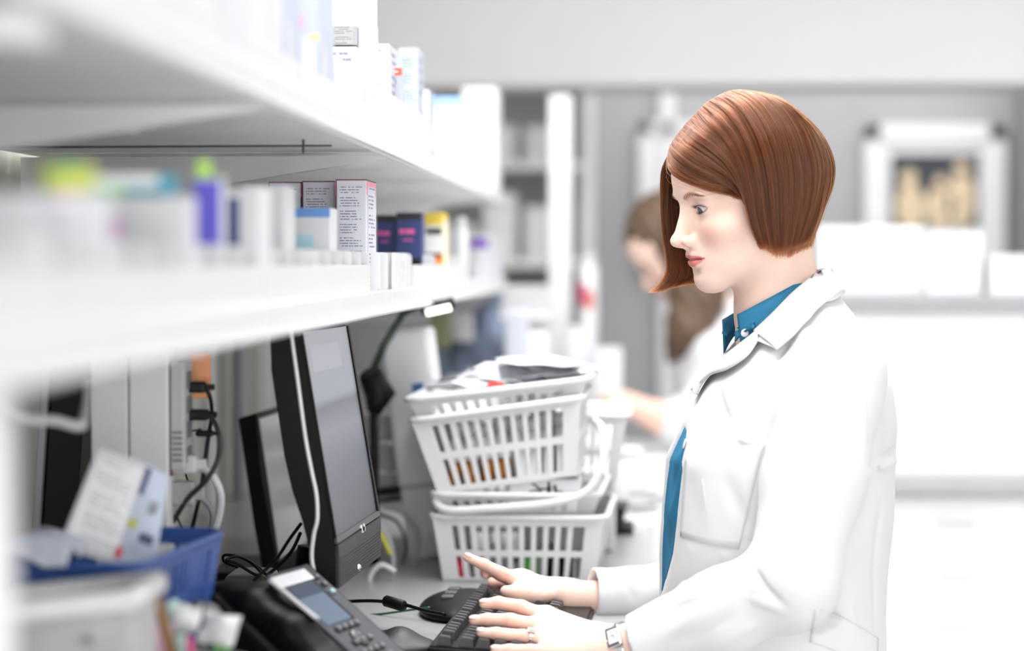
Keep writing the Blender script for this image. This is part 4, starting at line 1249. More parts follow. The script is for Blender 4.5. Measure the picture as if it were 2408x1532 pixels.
# wrist watch
wc = Vector(lerp(N_W, ELN, 0.045)); wax = (Vector(ELN) - Vector(N_W)).normalized()
wup = Vector((0.0, -0.78, 0.62)); wup = (wup - wax * wup.dot(wax)).normalized(); wsd = wax.cross(wup)
watch = wring(wc, wax, wup, 0.0262, 0.0125, 'wrist_watch', SILVER, woman, th=0.0011)
M = Matrix((wax, wsd, wup)).transposed()
def wpart(name, off, size, m, bev, parent=watch):
    bm = bmesh.new(); bm_box(bm, wc + wax * off[0] + wsd * off[1] + wup * off[2], size, M, bev, 2)
    return bm_obj(name, bm, m, parent)
wpart('watch_case', (0, 0, 0.0285), (0.0175, 0.0255, 0.0065), SILVER, 0.0016)
wpart('dial', (0, 0, 0.0319), (0.0120, 0.0170, 0.0008), mat('watch_dial', (0.82, 0.83, 0.84), 0.35), 0.0002)
wpart('watch_hand', (0.001, 0.0012, 0.0325), (0.0007, 0.0050, 0.0003), BLACK, 0)
wpart('watch_hand', (-0.001, -0.0010, 0.0325), (0.0040, 0.0006, 0.0003), BLACK, 0)
wpart('crown', (-0.0098, 0.002, 0.0285), (0.003, 0.0032, 0.0032), SILVER, 0.0008)
bm = bmesh.new()       # bracelet links, proud of the band
for k in range(40):
    a = 2 * math.pi * k / 40
    if abs(((a - math.pi / 2 + math.pi) % (2 * math.pi)) - math.pi) < 0.5: continue
    for j in (-1.5, -.5, .5, 1.5):
        o_r = wsd * math.cos(a) + wup * math.sin(a); tn = wax.cross(o_r)
        Ml = Matrix((wax, tn, o_r)).transposed()
        bm_box(bm, wc + o_r * 0.0276 + wax * (0.0030 * j + (0.0007 if k % 2 else -0.0007)), (0.0026, 0.0034, 0.0016), Ml)
lk = bm_obj('bracelet_links', bm, SILVER, watch); lk['kind'] = 'stuff'
# trousers and shoes behind the counter
TRM = mat('navy_trousers', (0.02, 0.025, 0.05), 0.8)
for s in (-1, 1):
    bm = bmesh.new(); tube(bm, [(0.18, YT + s * .09, 0.62), (0.175, YT + s * .09, 0.42), (0.185, YT + s * .09, 0.07)], [0.085, 0.065, 0.055], 18)
    bm_obj('trouser_leg', bm, TRM, woman, True)
    bm = bmesh.new(); bm_box(bm, (0.135, YT + s * .09, 0.04), (0.25, 0.085, 0.078), bevel=0.03, seg=4)
    bm_obj('shoe', bm, BLACK, woman, True)
print('T hair', _t.time() - _t0)
# ================================================================== monitor on the counter
def hexa(bm, P):
    v = [bm.verts.new(p) for p in P]       # 4 lower, 4 upper
    for f in ((0, 3, 2, 1), (4, 5, 6, 7), (0, 1, 5, 4), (1, 2, 6, 5), (2, 3, 7, 6), (3, 0, 4, 7)):
        bm.faces.new([v[i] for i in f])
GLOSSB = mat('glossy_black', (0.006, 0.006, 0.007), 0.12, spec=0.5, coat=0.3)
mon = thing('monitor', 'black flat monitor leaning back beside the telephone, screen lit grey', 'monitor', (0, 0, 0))
ME = Vector((math.sin(math.radians(3)), math.cos(math.radians(3)), 0)); MW = 0.285; MY = 2.50
front = [(703, 776), (722, 880), (742, 1010), (762, 1145), (779, 1240), (787, 1285), (789, 1330), (787, 1388)]
back = [(772, 1392), (752, 1380), (736, 1330), (722, 1270), (711, 1226), (687, 1153), (669, 1076), (651, 957), (638, 869), (635, 800), (640, 776)]
poly = [at(x, y, MY) for x, y in front + back]
bm = bmesh.new()
def wslab(bm, pts, w0, w1):
    a = [bm.verts.new(p + ME * w0) for p in pts]; b = [bm.verts.new(p + ME * w1) for p in pts]
    n = len(pts); bm.faces.new(a[::-1]); bm.faces.new(b)
    for i in range(n): bm.faces.new((a[i], a[(i + 1) % n], b[(i + 1) % n], b[i]))
wslab(bm, poly, 0, MW)
bmesh.ops.bevel(bm, geom=[e for e in bm.edges], offset=0.0015, segments=2, affect='EDGES')
hou = bm_obj('housing', bm, BLACK, mon)
p0, p1 = at(705, 784, MY), at(785, 1268, MY)
up_m = (p0 - p1).normalized(); nrm_m = ME.cross(up_m); nrm_m = nrm_m if nrm_m.x > 0 else -nrm_m
hgt = (p0 - p1).length
# display panel: grey picture with a pale window and darker lower part (it is lit from behind)
scr = bpy.data.materials.new('lit_screen'); scr.use_nodes = True
nt = scr.node_tree; b = nt.nodes['Principled BSDF']; b.inputs['Base Color'].default_value = (0.02, 0.02, 0.025, 1); b.inputs['Roughness'].default_value = 0.35
tc = nt.nodes.new('ShaderNodeTexCoord'); sp = nt.nodes.new('ShaderNodeSeparateXYZ'); nt.links.new(tc.outputs['UV'], sp.inputs[0])
rp = nt.nodes.new('ShaderNodeValToRGB')
for i, (p, c) in enumerate([(0.0, (0.035, 0.04, 0.055)), (0.06, (0.07, 0.08, 0.10)), (0.13, (0.10, 0.115, 0.14)), (0.30, (0.16, 0.18, 0.22)), (0.50, (0.30, 0.33, 0.37)), (0.62, (0.17, 0.19, 0.23)), (0.66, (0.40, 0.44, 0.50)), (1.0, (0.46, 0.49, 0.54))]):
    e = rp.color_ramp.elements[0] if i == 0 else (rp.color_ramp.elements[-1] if i == 7 else rp.color_ramp.elements.new(p))
    e.position = p; e.color = c + (1,)
nt.links.new(sp.outputs['Y'], rp.inputs[0]); nt.links.new(rp.outputs[0], b.inputs['Emission Color']); b.inputs['Emission Strength'].default_value = 0.72
def quad_plate(name, o, u, v, w, h, t, m, parent, bev=0.0):
    """thin plate: corner o, edges u*w, v*h, thickness t along u x v"""
    n = u.cross(v).normalized(); bm = bmesh.new()
    P = [o, o + u * w, o + u * w + v * h, o + v * h]
    hexa(bm, P + [p + n * t for p in P])
    uvl = bm.loops.layers.uv.new('UVMap')
    for f in bm.faces:
        for l in f.loops:
            d = l.vert.co - o; l[uvl].uv = (d.dot(u) / w, d.dot(v) / h)
    if bev: bmesh.ops.bevel(bm, geom=list(bm.edges), offset=bev, segments=2, affect='EDGES')
    return bm_obj(name, bm, m, parent)
so = p1 + nrm_m * 0.0006
quad_plate('screen', so + ME * 0.004, ME, up_m, MW - 0.014, hgt, 0.0012, scr, mon)
bz = quad_plate('bezel', so + ME * (MW - 0.010), ME, up_m, 0.010, hgt, 0.0035, BLACK, mon)
quad_plate('bezel', so, ME, up_m, 0.004, hgt, 0.0025, BLACK, mon)
quad_plate('bezel', so - up_m * 0.006, ME, up_m, MW, 0.007, 0.003, DARK, mon)
wn_m = mat('screen_window', (0.02, .02, .02), 0.4, emis=(0.55, 0.58, 0.64), emis_s=.72)
quad_plate('window_panel', so + ME * 0.03 + up_m * (hgt * .80) + nrm_m * 0.0013, ME, up_m, MW * .62, hgt * .13, 0.0002, wn_m, mon)
# lower speaker bezel with ribs
q0 = at(787, 1283, MY); q1 = at(788, 1386, MY)
dn = (q1 - q0); sp_n = ME.cross(-dn).normalized(); sp_n = sp_n if sp_n.x > 0 else -sp_n
spk = quad_plate('speaker_bezel', q1 + sp_n * 0.0005, ME, -dn.normalized(), MW, dn.length, 0.004, mat('dark_grey_plastic', (0.04, 0.041, 0.045), 0.45, var=.05, spec=.25), mon, 0.0012)
for k in range(9):
    quad_plate('rib', q1 + sp_n * 0.0045 - dn * (0.08 + k * 0.075) + ME * 0.006, ME, -dn.normalized(), MW - .012, 0.0017, 0.0008, MATS['dark_grey_plastic'], spk)
bc = at(841, 1253, 2.5 + .5 * MW)
bxo = so - up_m * 0.012 + ME * (MW * .52) + nrm_m * 0.003
badge = quad_plate('badge', bxo, ME, up_m, 0.022, 0.010, 0.0012, CHROME, mon, 0.0006)
rotm = Matrix((ME, up_m, ME.cross(up_m))).transposed()
tm = text('badge_text', 'hp', 0.0105, BLACK, badge, (0, 0, 0), (0, 0, 0), 0.0002)
tm.rotation_euler = rotm.to_euler(); tm.location = bxo + ME * .011 + up_m * .005 + nrm_m * .0014
bm = bmesh.new(); bmesh.ops.create_uvsphere(bm, u_segments=16, v_segments=10, radius=0.0042)
pb = bm_obj('power_button', bm, CHROME, mon, True); pb.location = q1 - dn * 0.16 + ME * (MW * .42) + sp_n * 0.0045
tr_pts = [at(x, y, MY - 0.0025) for x, y in [(684, 778), (691, 830), (700, 895), (718, 1029), (733, 1110), (744, 1165), (746, 1221), (738, 1257), (733, 1303), (736, 1335), (745, 1372)]]
bm = bmesh.new(); tube(bm, catmull(tr_pts, 8), 0.0025, 10); bm_obj('silver_trim', bm, mat('silver_trim', (0.7, 0.7, 0.72), 0.35, 0.2), mon, True)
# neck and glossy foot reaching towards the aisle
nk0 = at(735, 1290, 2.66); nk1 = Vector((nk0.x - .02, 2.66, COUNTZ + .02))
bm = bmesh.new(); tube(bm, [nk0, nk0.lerp(nk1, .5), nk1], [0.018, 0.016, 0.02], 14); bm_obj('neck', bm, BLACK, mon, True)
def foot_sdf(P):
    c = np.array(at(915, 1512, 2.63)); c[2] = COUNTZ
    d = ell(P, c + np.array((-.045, .0, 0.002)), (0.105, 0.062, 0.019))
    d = smax(d, -(P[:, 2] - COUNTZ - 0.0005), 0.003)
    t = ell(P, c + np.array((0.012, 0.004, 0.010)), (0.012, 0.024, 0.012))
    d = smin(d, t, 0.022)
    d = smax(d, -ell(P, c + np.array((-0.012, 0.0, 0.030)), (0.014, 0.030, 0.016)), 0.006)
    return d
fc = np.array(at(915, 1512, 2.63)); fc[2] = COUNTZ
vf, qf = surface_nets(foot_sdf, fc - np.array((.17, .09, .01)), fc + np.array((.09, .09, .06)), 0.0022)
np_mesh('foot', vf, qf, mat('foot_plastic', (0.02, 0.02, 0.022), 0.42, spec=0.25), mon)
# second monitor farther back along the counter
m2 = thing('monitor', 'second dark monitor farther back, seen almost edge-on', 'monitor', (0, 0, 0))
bm = bmesh.new(); pl = [at(x, y, 3.12) for x, y in [(602, 972), (612, 1100), (640, 1260), (662, 1370), (622, 1372), (598, 1240), (572, 1060), (560, 985)]]
wslab(bm, pl, 0, 0.30); bmesh.ops.bevel(bm, geom=list(bm.edges), offset=0.0015, segments=2, affect='EDGES'); bm_obj('housing', bm, BLACK, m2)
a_, b_ = at(603, 978, 3.12), at(660, 1366, 3.12)
u2 = (a_ - b_).normalized()
quad_plate('screen', b_ + Vector((.0012, 0, 0)) + ME * .006 + u2 * .03, ME, u2, .29, (a_ - b_).length - .035, .0012, mat('dim_screen', (0.16, 0.165, 0.17), 0.25, emis=(.5, .52, .52), emis_s=0.32), m2)
box('foot', (at(640, 1370, 3.25).x, 3.27, COUNTZ + .007), (0.16, 0.2, 0.014), BLACK, m2, 0.004)
# ================================================================== telephone
tel = thing('telephone', 'black desk telephone with grey display and handset, in front of the monitor', 'telephone')
a_ = math.radians(17.4); al = math.radians(38)
U = Vector((math.sin(a_), math.cos(a_), 0)); Vv = Vector((-math.cos(a_) * math.cos(al), math.sin(a_) * math.cos(al), math.sin(al))); Nn_ = U.cross(Vv)
TC = at(752, 1422, 2.40)
Mt = Matrix((U, Vv, Nn_)).transposed().to_4x4(); Mt.translation = TC
tel.matrix_world = Mt
TG = mat('telephone_grey', (0.075, 0.078, 0.088), 0.55, var=.05, spec=0.12)
TBK = mat('telephone_black', (0.004, 0.004, 0.0045), 0.45, var=.1, spec=0.10)
def tb(name, c, s, m, parent=tel, bev=0.0, rot=None): return box(name, c, s, m, parent, bev, rot)
tb('base_body', (-0.042, -0.022, -0.018), (0.235, 0.158, 0.03), TBK, bev=0.006)
tb('face_panel', (0.012, -0.0375, -0.002), (0.100, 0.186, 0.004), TG, bev=0.0016)
tb('display', (0, 0, 0.0004), (0.060, 0.0586, 0.002), mat('phone_lcd', (0.05, 0.07, 0.10), 0.5, spec=0.1, emis=(0.17, 0.22, 0.31), emis_s=0.55), bev=0.0004)
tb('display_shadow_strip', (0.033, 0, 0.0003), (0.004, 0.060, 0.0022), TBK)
tb('display_header', (0, 0.021, 0.0016), (0.0595, 0.016, 0.0004), mat('phone_lcd_dark', (0.02, 0.03, 0.05), 0.5, spec=0.1, emis=(0.05, 0.075, 0.12), emis_s=0.5))
lb = tb('paper_label', (0.0, 0.041, 0.0012), (0.080, 0.016, 0.001), CARD)
for k in range(4): box('printed_line', (-0.004 + .002 * (k % 2), -0.005 + k * 0.0032, 0.0007), (0.06 - 0.006 * (k % 3), 0.0012, 0.0003), CARDG, lb)
for k, c in enumerate((DARK, DARK, mat('pale_teal_key', (0.3, 0.45, 0.48), .3))):
    tb('side_key', (0.046, 0.034 - k * 0.012, 0.0018), (0.009, 0.006, 0.004), c, bev=0.001)
tk = bpy.data.meshes.new('key'); bm = bmesh.new(); bm_box(bm, (0, 0, 0), (0.0085, 0.0055, 0.0045), bevel=0.0014); bm.to_mesh(tk); bm.free(); tk.materials.append(mat('phone_key', (0.16, 0.165, 0.175), .5, spec=.15))
well = bpy.data.meshes.new('key_well'); bm = bmesh.new(); bm_box(bm, (0, 0, 0), (0.0115, 0.008, 0.0008), bevel=0.0003); bm.to_mesh(well); bm.free(); well.materials.append(BLACK)
for r_, row in enumerate([(-0.0375, 4, .015), (-0.052, 1, 0), (-0.060, 3, .017), (-0.075, 4, .015), (-.087, 4, .015), (-0.099, 4, .015), (-0.111, 4, .015)]):
    y_, n_, st_ = row
    for k in range(n_):
        x_ = 0.004 + (k - (n_ - 1) / 2) * st_
        w_ = bpy.data.objects.new('key_well', well); COL.objects.link(w_); w_.parent = tel; w_.location = (x_, y_, 0.0005)
        o = bpy.data.objects.new('key', tk); COL.objects.link(o); o.parent = w_; o.location = (0, 0, 0.0018)
bm = bmesh.new(); lathe(bm, [(0.0125, 0.0), (0.0125, 0.001), (0.011, 0.002), (0.004, 0.0022)], 20); o = bm_obj('navigation_ring', bm, mat('nav_dark', (.04, .04, .045), .3), tel, True); o.location = (0.004, -0.0555, 0.0008)
# handset, bowed, with deeper ear and mouth pieces
def hs(P):
    d = None
    pts = [(-0.118, 0.052, -0.012), (-0.118, 0.025, 0.002), (-0.116, -0.025, 0.008), (-0.114, -0.075, 0.002), (-0.114, -0.100, -0.008)]
    for i in range(4):
        q = P.copy()
        a, b = np.array(pts[i]), np.array(pts[i + 1]); ab = b - a
        t = np.clip(((q - a) @ ab) / (ab @ ab), 0, 1); dd = np.abs(q - a - t[:, None] * ab)
        e = np.linalg.norm(np.maximum(dd - np.array((0.018, 0.0, 0.004)), 0), axis=1) - 0.011
        d = e if d is None else smin(d, e, 0.012)
    d = smin(d, ell(P, (-0.118, 0.044, -0.022), (0.032, 0.030, 0.024)), 0.01)
    d = smin(d, ell(P, (-0.114, -0.092, -0.018), (0.030, 0.026, 0.024)), 0.01)
    return d
vh, qh = surface_nets(hs, (-.17, -.15, -.06), (-.06, .10, .05), 0.0024)
hand_ = np_mesh('handset', vh, qh, TBK, tel)
for k in range(14): box('grip_rib', (-0.1475, -0.070 + k * 0.0085, 0.002 - abs(k - 7) * .0008), (0.002, 0.003, 0.014), TBK, hand_, 0.0008)
tb('handset_label', (-0.099, -0.002, 0.0265), (0.017, 0.064, 0.003), mat('white_tape', (0.62, 0.62, 0.64), .5), bev=.0008, rot=(math.radians(-3), math.radians(18), 0))
tb('cradle_trim', (-0.076, -0.060, 0.006), (0.008, 0.10, 0.010), mat('grey_gloss', (0.35, 0.35, 0.4), .15, .4), bev=0.003)
# wedge stand under the telephone down to the counter
Mi = Mt.inverted(); bm = bmesh.new()
c8 = []
for (u_, v_) in ((-0.15, -0.10), (0.06, -0.10), (0.06, 0.045), (-0.15, 0.045)):
    c8.append(Vector((u_, v_, -0.030)))
low = []
for p in c8:
    w_ = Mt @ p; low.append(Mi @ Vector((w_.x, w_.y, COUNTZ + .001)))
hexa(bm, low + c8)
bm_obj('stand', bm, TBK, tel)
# ================================================================== keyboard
kb = thing('keyboard', 'black full-size keyboard under her hands', 'keyboard')
kc = at(1004, 1505, 2.545); kb.location = (kc.x, kc.y, COUNTZ); kb.rotation_euler = (0, 0, -math.radians(2.5))
KD, KL = 0.165, 0.455
bm = bmesh.new()
hexa(bm, [Vector(p) for p in ((0, 0, .001), (KD, 0, .001), (KD, KL, .001), (0, KL, .001), (0, 0, .019), (KD, 0, .009), (KD, KL, .009), (0, KL, .019))])
bmesh.ops.bevel(bm, geom=list(bm.edges), offset=0.003, segments=3, affect='EDGES')
bm_obj('case', bm, BLACK, kb)
sl_ = math.atan(0.010 / KD)
KP = mat('key_plastic', (0.028, 0.028, 0.031), 0.38, var=.1)
def capmesh(w, l):
    bm = bmesh.new(); h = 0.0095; i_ = 0.0026
    hexa(bm, [Vector(p) for p in ((-w / 2, -l / 2, 0), (w / 2, -l / 2, 0), (w / 2, l / 2, 0), (-w / 2, l / 2, 0), (-w / 2 + i_, -l / 2 + i_, h + .0012), (w / 2 - i_, -l / 2 + i_, h), (w / 2 - i_, l / 2 - i_, h), (-w / 2 + i_, l / 2 - i_, h + .0012))])
    bmesh.ops.bevel(bm, geom=list(bm.edges), offset=0.0008, segments=2, affect='EDGES')
    me = bpy.data.meshes.new('key_cap'); bm.to_mesh(me); bm.free(); me.materials.append(KP); return me
K1 = capmesh(0.0175, 0.0175); K15 = capmesh(0.0175, 0.0265); KSP = capmesh(0.0175, 0.112); K2 = capmesh(.0175, .037)
xr = [0.018, 0.0435, 0.0625, 0.0815, 0.1005, 0.1195]
def key(x, y, me):
    o = bpy.data.objects.new('key_cap', me); COL.objects.link(o); o.parent = kb
    o.location = (x, y, 0.019 - 0.010 * x / KD); o.rotation_euler = (0, sl_, 0)
for r_, x in enumerate(xr):
    y = 0.016
    if r_ == 0:
        for g in ((0,), (2, 3, 4, 5), (6.5, 7.5, 8.5, 9.5), (11, 12, 13, 14)):
            for c in g: key(x, y + c * .019, K1)
        for c in (15.4, 16.4, 17.4): key(x, y + c * .019, K1)
        for c in (18.8, 19.8, 20.8, 21.8): key(x, y + c * .019, K1)
        continue
    if r_ == 1: row = [(K1, .019)] * 13 + [(K2, .038)]
    elif r_ == 2: row = [(K15, .0285)] + [(K1, .019)] * 12 + [(K15, .0285)]
    elif r_ == 3: row = [(K15, .0285)] + [(K1, .019)] * 11 + [(K2, .038)]
    elif r_ == 4: row = [(K2, .038)] + [(K1, .019)] * 10 + [(K2, .038)]
    else: row = [(K15, .0285)] * 3 + [(KSP, .114)] + [(K15, .0285)] * 3
    for me, w_ in row:
        l_ = w_ / 2; key(x, y - .0095 + l_, me); y += w_
    if r_ in (1, 2): [key(x, 0.016 + c * .019, K1) for c in (15.4, 16.4, 17.4)]
    if r_ == 4: key(x, 0.016 + 16.4 * .019, K1)
    if r_ == 5: [key(x, 0.016 + c * .019, K1) for c in (15.4, 16.4, 17.4)]
    [key(x, 0.016 + c * .019, K1) for c in (18.8, 19.8, 20.8, 21.8)]
def hump(P):
    d = ell(P, (-0.004, 0.375, 0.006), (0.056, 0.105, 0.020))
    d = smax(d, -(P[:, 2] - 0.002), 0.003)
    return smax(d, P[:, 0] - 0.012, 0.004)
vq, qq = surface_nets(hump, (-.07, .24, -.002), (.03, .51, .06), 0.0025)
np_mesh('rear_hump', vq, qq, BLACK, kb)
for k in range(3): box('media_button', (-0.020, 0.34 + k * .035, 0.0235), (0.016, 0.022, 0.006), DARK, kb, 0.002)
# keyboard cable with its ferrite core
kcab = cable('keyboard_cable', [at(1046, 1446, 2.72), at(1000, 1437, 2.74), at(955, 1424, 2.76), at(905, 1416, 2.78), at(860, 1414, 2.80), at(800, 1417, 2.82), at(740, 1425, 2.84)], 0.0022, BLACK)
tag(kcab, 'black cable with a thick ferrite core running from the keyboard', 'cable')
fa, fb = at(904, 1413, 2.772), at(952, 1427, 2.758)
bm = bmesh.new(); tube(bm, [fa, fa.lerp(fb, .08), fa.lerp(fb, .92), fb], [0.0055, 0.0072, 0.0072, 0.0055], 16)
bm_obj('ferrite_core', bm, BLACK, kcab, True)
gc = cable('network_cable', [at(860, 1448, 2.90), at(905, 1444, 2.88), at(960, 1436, 2.86), at(1010, 1430, 2.84)], 0.0015, mat('green_cable', (0.02, 0.10, 0.03), .4))
tag(gc, 'thin dark green cable lying on the counter behind the keyboard cable', 'cable')
# ================================================================== white plastic baskets
def basket(name, label, c, w0, w1, d0, d1, h, m, rot=(0, 0, 0), rows=((.14, .52), (.62, .95)), cols=11, handle=None, rim_r=0.0045, group=None, cat='basket'):
    """w0,d0 foot and w1,d1 rim sizes; every wall pierced by rows of slots"""
    t = thing(name, label, cat, c, rot, group)
    bm = bmesh.new(); th = 0.002
    def corner(t_): return (w0 + (w1 - w0) * t_) / 2, (d0 + (d1 - d0) * t_) / 2
    def pt(face, u, t_, ins=0.0):
        a, b = corner(t_); a -= ins; b -= ins; z = h * t_
        s = 2 * u - 1
        return Vector([(s * a, -b, z), (a, s * b, z), (-s * a, b, z), (-a, -s * b, z)][face])
    def cell(face, u0, u1, t0, t1):
        o_ = [pt(face, u0, t0), pt(face, u1, t0), pt(face, u1, t1), pt(face, u0, t1)]
        i_ = [pt(face, u0, t0, th), pt(face, u1, t0, th), pt(face, u1, t1, th), pt(face, u0, t1, th)]
        hexa(bm, o_ + i_)
    for f in range(4):
        n = cols if f % 2 == 0 else int(cols * 1.4)
        tv = 0.0
        for (a, b) in sorted([(1 - r[1], 1 - r[0]) for r in rows]):
            cell(f, 0, 1, tv, a)
            pad = 0.10; us = pad
            cell(f, 0, pad, a, b); cell(f, 1 - pad, 1, a, b)
            st_ = (1 - 2 * pad) / n
            for k in range(n - 1): cell(f, pad + (k + .58) * st_, pad + (k + 1.0) * st_, a, b)
            tv = b
        cell(f, 0, 1, tv, 1)
    hexa(bm, [Vector((sx * w0 / 2, sy * d0 / 2, z)) for z in (0, .002) for sx, sy in ((-1, -1), (1, -1), (1, 1), (-1, 1))])
    body = bm_obj('basket_body', bm, m, t)
    a, b = w1 / 2, d1 / 2; r = 0.02; P = []
    for cx, cy, s in ((a - r, b - r, 0), (-a + r, b - r, 90), (-a + r, -b + r, 180), (a - r, -b + r, 270)):
        for k in range(5):
            an = math.radians(s + k * 22.5); P.append((cx + (r + .003) * math.cos(an), cy + (r + .003) * math.sin(an), h))
    P.append(P[0]); bm = bmesh.new(); tube(bm, P, rim_r, 8, False); bm_obj('rim', bm, m, t, True)
    if handle:
        bm = bmesh.new(); tube(bm, catmull([Vector(p) for p in handle], 8), 0.006, 10); bm_obj('handle', bm, m, t, True)
    return t
BY = 3.19; G3 = 'stacked white baskets behind the keyboard'
def bx(px, py, Y=BY): return at(px, py, Y)
b1c = bx(1226, 1390); b1 = basket('basket', 'bottom white slotted basket of the stack', (b1c.x, BY + .15, COUNTZ + .001), 0.215, 0.242, 0.28, 0.31, 0.092, WPLAST, rot=(0, 0, -.03), group=G3)
b2z = COUNTZ + 0.094
b2 = basket('basket', 'middle white basket of the stack with its handle folded over', (bx(1218, 1200).x, BY + .155, b2z), 0.218, 0.232, 0.28, 0.31, 0.030, WPLAST, rows=((.3, .8),), rot=(0, 0, -.03), group=G3,
            handle=[(-0.118, -0.13, 0.03), (-0.10, -0.163, 0.010), (-0.04, -0.170, 0.012), (0.06, -0.168, 0.022), (0.105, -0.163, 0.040), (0.124, -0.152, 0.08), (0.121, -0.12, 0.120), (0.108, -0.09, 0.132)])
b3c = bx(1200, 1146); b3 = basket('basket', 'tilted white slotted basket on the folded handle', (b3c.x - .002, BY + .14, 1.138), 0.198, 0.240, 0.27, 0.30, 0.108, WPLAST, rot=(0.0, -math.radians(8), -.02), rows=((.1, .46), (.56, .92)), group=G3, rim_r=.005)
b4 = basket('basket', 'topmost white basket of the stack, heaped with papers', (bx(1185, 1000).x - .004, BY + .15, 1.236), 0.222, 0.252, 0.27, 0.30, 0.036, WPLAST, rot=(0.0, -math.radians(7), -.02), rows=((.3, .85),), group=G3, rim_r=.005)
b5 = basket('basket', 'white basket behind the stack on the right', (bx(1335, 1000, 3.62).x, 3.64, COUNTZ + .115), 0.16, 0.19, 0.25, 0.28, 0.10, WPLAST, group=G3)
box('basket_stand', (0, 0, -0.058), (0.15, 0.2, 0.112), WPLAST, b5, .004)
# what lies in the baskets
AMB = mat('amber_plastic', (0.55, 0.20, 0.02), 0.2, trans=0.4)
def vial(x, y, z, r, h, label, m, cap=WPLAST, lying=False, group='vials in the white baskets'):
    t = thing('pill_vial', label, 'vial', (x, y, z), (0, math.radians(90) if lying else 0, 0), group)
    bm = bmesh.new(); lathe(bm, [(r, 0), (r, h * .78)], 16); bm_obj('vial_body', bm, m, t, True)
    bm = bmesh.new(); lathe(bm, [(r * 1.12, h * .78), (r * 1.12, h)], 16); bm_obj('vial_cap', bm, cap, t, True)
    return t
RED = mat('red_plastic', (0.55, 0.03, 0.06), .35); GRN = mat('green_plastic', (0.12, 0.5, 0.08), .35)
GRY = mat('grey_box', (0.25, 0.25, 0.27), .5)
cols_ = [(RED, 'red-labelled'), (RED, 'red-labelled'), (GRY, 'grey'), (GRY, 'grey'), (GRN, 'green'), (BLACK, 'black'), (BLACK, 'black'), (GRY, 'grey')]
names_ = ['first from the left', 'second from the left', 'third from the left', 'fourth from the left', 'fifth from the left', 'sixth from the left', 'seventh from the left', 'rightmost']
for k, (m_, n_) in enumerate(cols_):
    vial(b1c.x - .085 + k * 0.0245, BY + .022 + (k % 2) * .004, COUNTZ + .004, .0095, .030 + (k % 3) * .009, '%s vial in the bottom basket, %s' % (n_, names_[k]), m_, DARK if k % 2 else m_)
for k in range(4):
    vial(b3c.x - .082 + k * .0235 + .002, BY + .02, 1.1385 + k * .002 - .0045, .0095, .045, 'amber vial in the tilted basket, %s' % names_[k], AMB)
for k in range(5):
    t = box('white_carton', (b3c.x + .018 + k * .018, BY + .03, 1.168 + k * .002), (0.014, .05, .05 - .003 * (k % 2)), mat('shade_card', (0.55, .56, .58), .5), None, 0.001)
    tag(t, 'small grey-white carton in the tilted basket, %s' % names_[k], 'box', 'cartons in the tilted basket')
for k in range(8):
    vial(b3c.x - .080 + k * .0215, BY + .052, 1.1355 + k * .0026, .0095, .088 - .004 * (k % 3), 'tall white vial in the tilted basket, %s' % names_[k], WPLAST)
wb = thing('lettered_carton', 'white carton with black brush lettering in the middle basket', 'box', (bx(1280, 1170).x, BY + .035, b2z + .004))
box('carton_body', (0, 0, 0.024), (0.10, 0.05, 0.048), CARD, wb, 0.001)
bm = bmesh.new()
for a, b, r in (((-.022, .030), (.012, .036), .0012), ((.006, .016), (.006, .044), .0030), ((-.018, .041), (-.006, .034), .0014), ((-.004, .032), (-.016, .022), .0014), ((.014, .040), (.018, .018), .0026), ((-.002, .024), (.022, .026), .0016), ((.018, .030), (.026, .030), .001)):
    tube(bm, [(a[0], -.0254, a[1]), ((a[0] + b[0]) / 2, -.0256, (a[1] + b[1]) / 2 + .001), (b[0], -.0254, b[1])], [r * .6, r, r * .5], 6)
bm_obj('brush_lettering', bm, BLACK, wb)
pile = thing('paper_pile', 'loose white papers and wrappers heaped in the topmost basket', 'papers', (b4.location.x, BY + .15, 1.262))
def crumple(name, c, sx, sy, amp, m, parent, seed, n=14, base=0.0, rot=0.0):
    rg = np.random.default_rng(seed); g = rg.normal(size=(5, 5)); V = []; F = []
    for i in range(n):
        for j in range(n):
            u, v = i / (n - 1) * 3.999, j / (n - 1) * 3.999
            a, b = int(u), int(v); fu, fv = u - a, v - b
            hgt_ = (g[a, b] * (1 - fu) * (1 - fv) + g[a + 1, b] * fu * (1 - fv) + g[a, b + 1] * (1 - fu) * fv + g[a + 1, b + 1] * fu * fv) * amp
            x = (i / (n - 1) - .5) * sx; y = (j / (n - 1) - .5) * sy
            dome = base * max(0, 1 - (2 * x / sx) ** 2) * max(0, 1 - (2 * y / sy) ** 2)
            V.append((c[0] + x * math.cos(rot) - y * math.sin(rot), c[1] + x * math.sin(rot) + y * math.cos(rot), c[2] + hgt_ + dome))
    N_ = n * n; V += [(x, y, z - .0012) for x, y, z in V]
    for i in range(n - 1):
        for j in range(n - 1):
            q = i * n + j; F += [(q, q + n, q + n + 1, q + 1), (N_ + q, N_ + q + 1, N_ + q + n + 1, N_ + q + n)]
    for k in range(n - 1):
        for (q, r) in ((k, k + 1), ((n - 1) * n + k + 1, (n - 1) * n + k), ((k + 1) * n, k * n), (k * n + n - 1, (k + 1) * n + n - 1)):
            F.append((q, r, N_ + r, N_ + q))
    return pydata(name, V, F, m, parent, True)
for k in range(5): crumple('paper_sheet', (-.03 + .02 * k, -.03 + .02 * k, .006 + .006 * k), .17, .17, .006, CARD, pile, 30 + k, base=.016 if k > 2 else .006, rot=.3 * k)
crumple('paper_sheet', (.045, 0, .040), .12, .2, .006, CARD, pile, 44, base=.012, rot=.1)
sg = thing('red_label', 'small red label standing on the rim of the topmost basket', 'label', tuple(bx(1165, 907, BY + .01)))
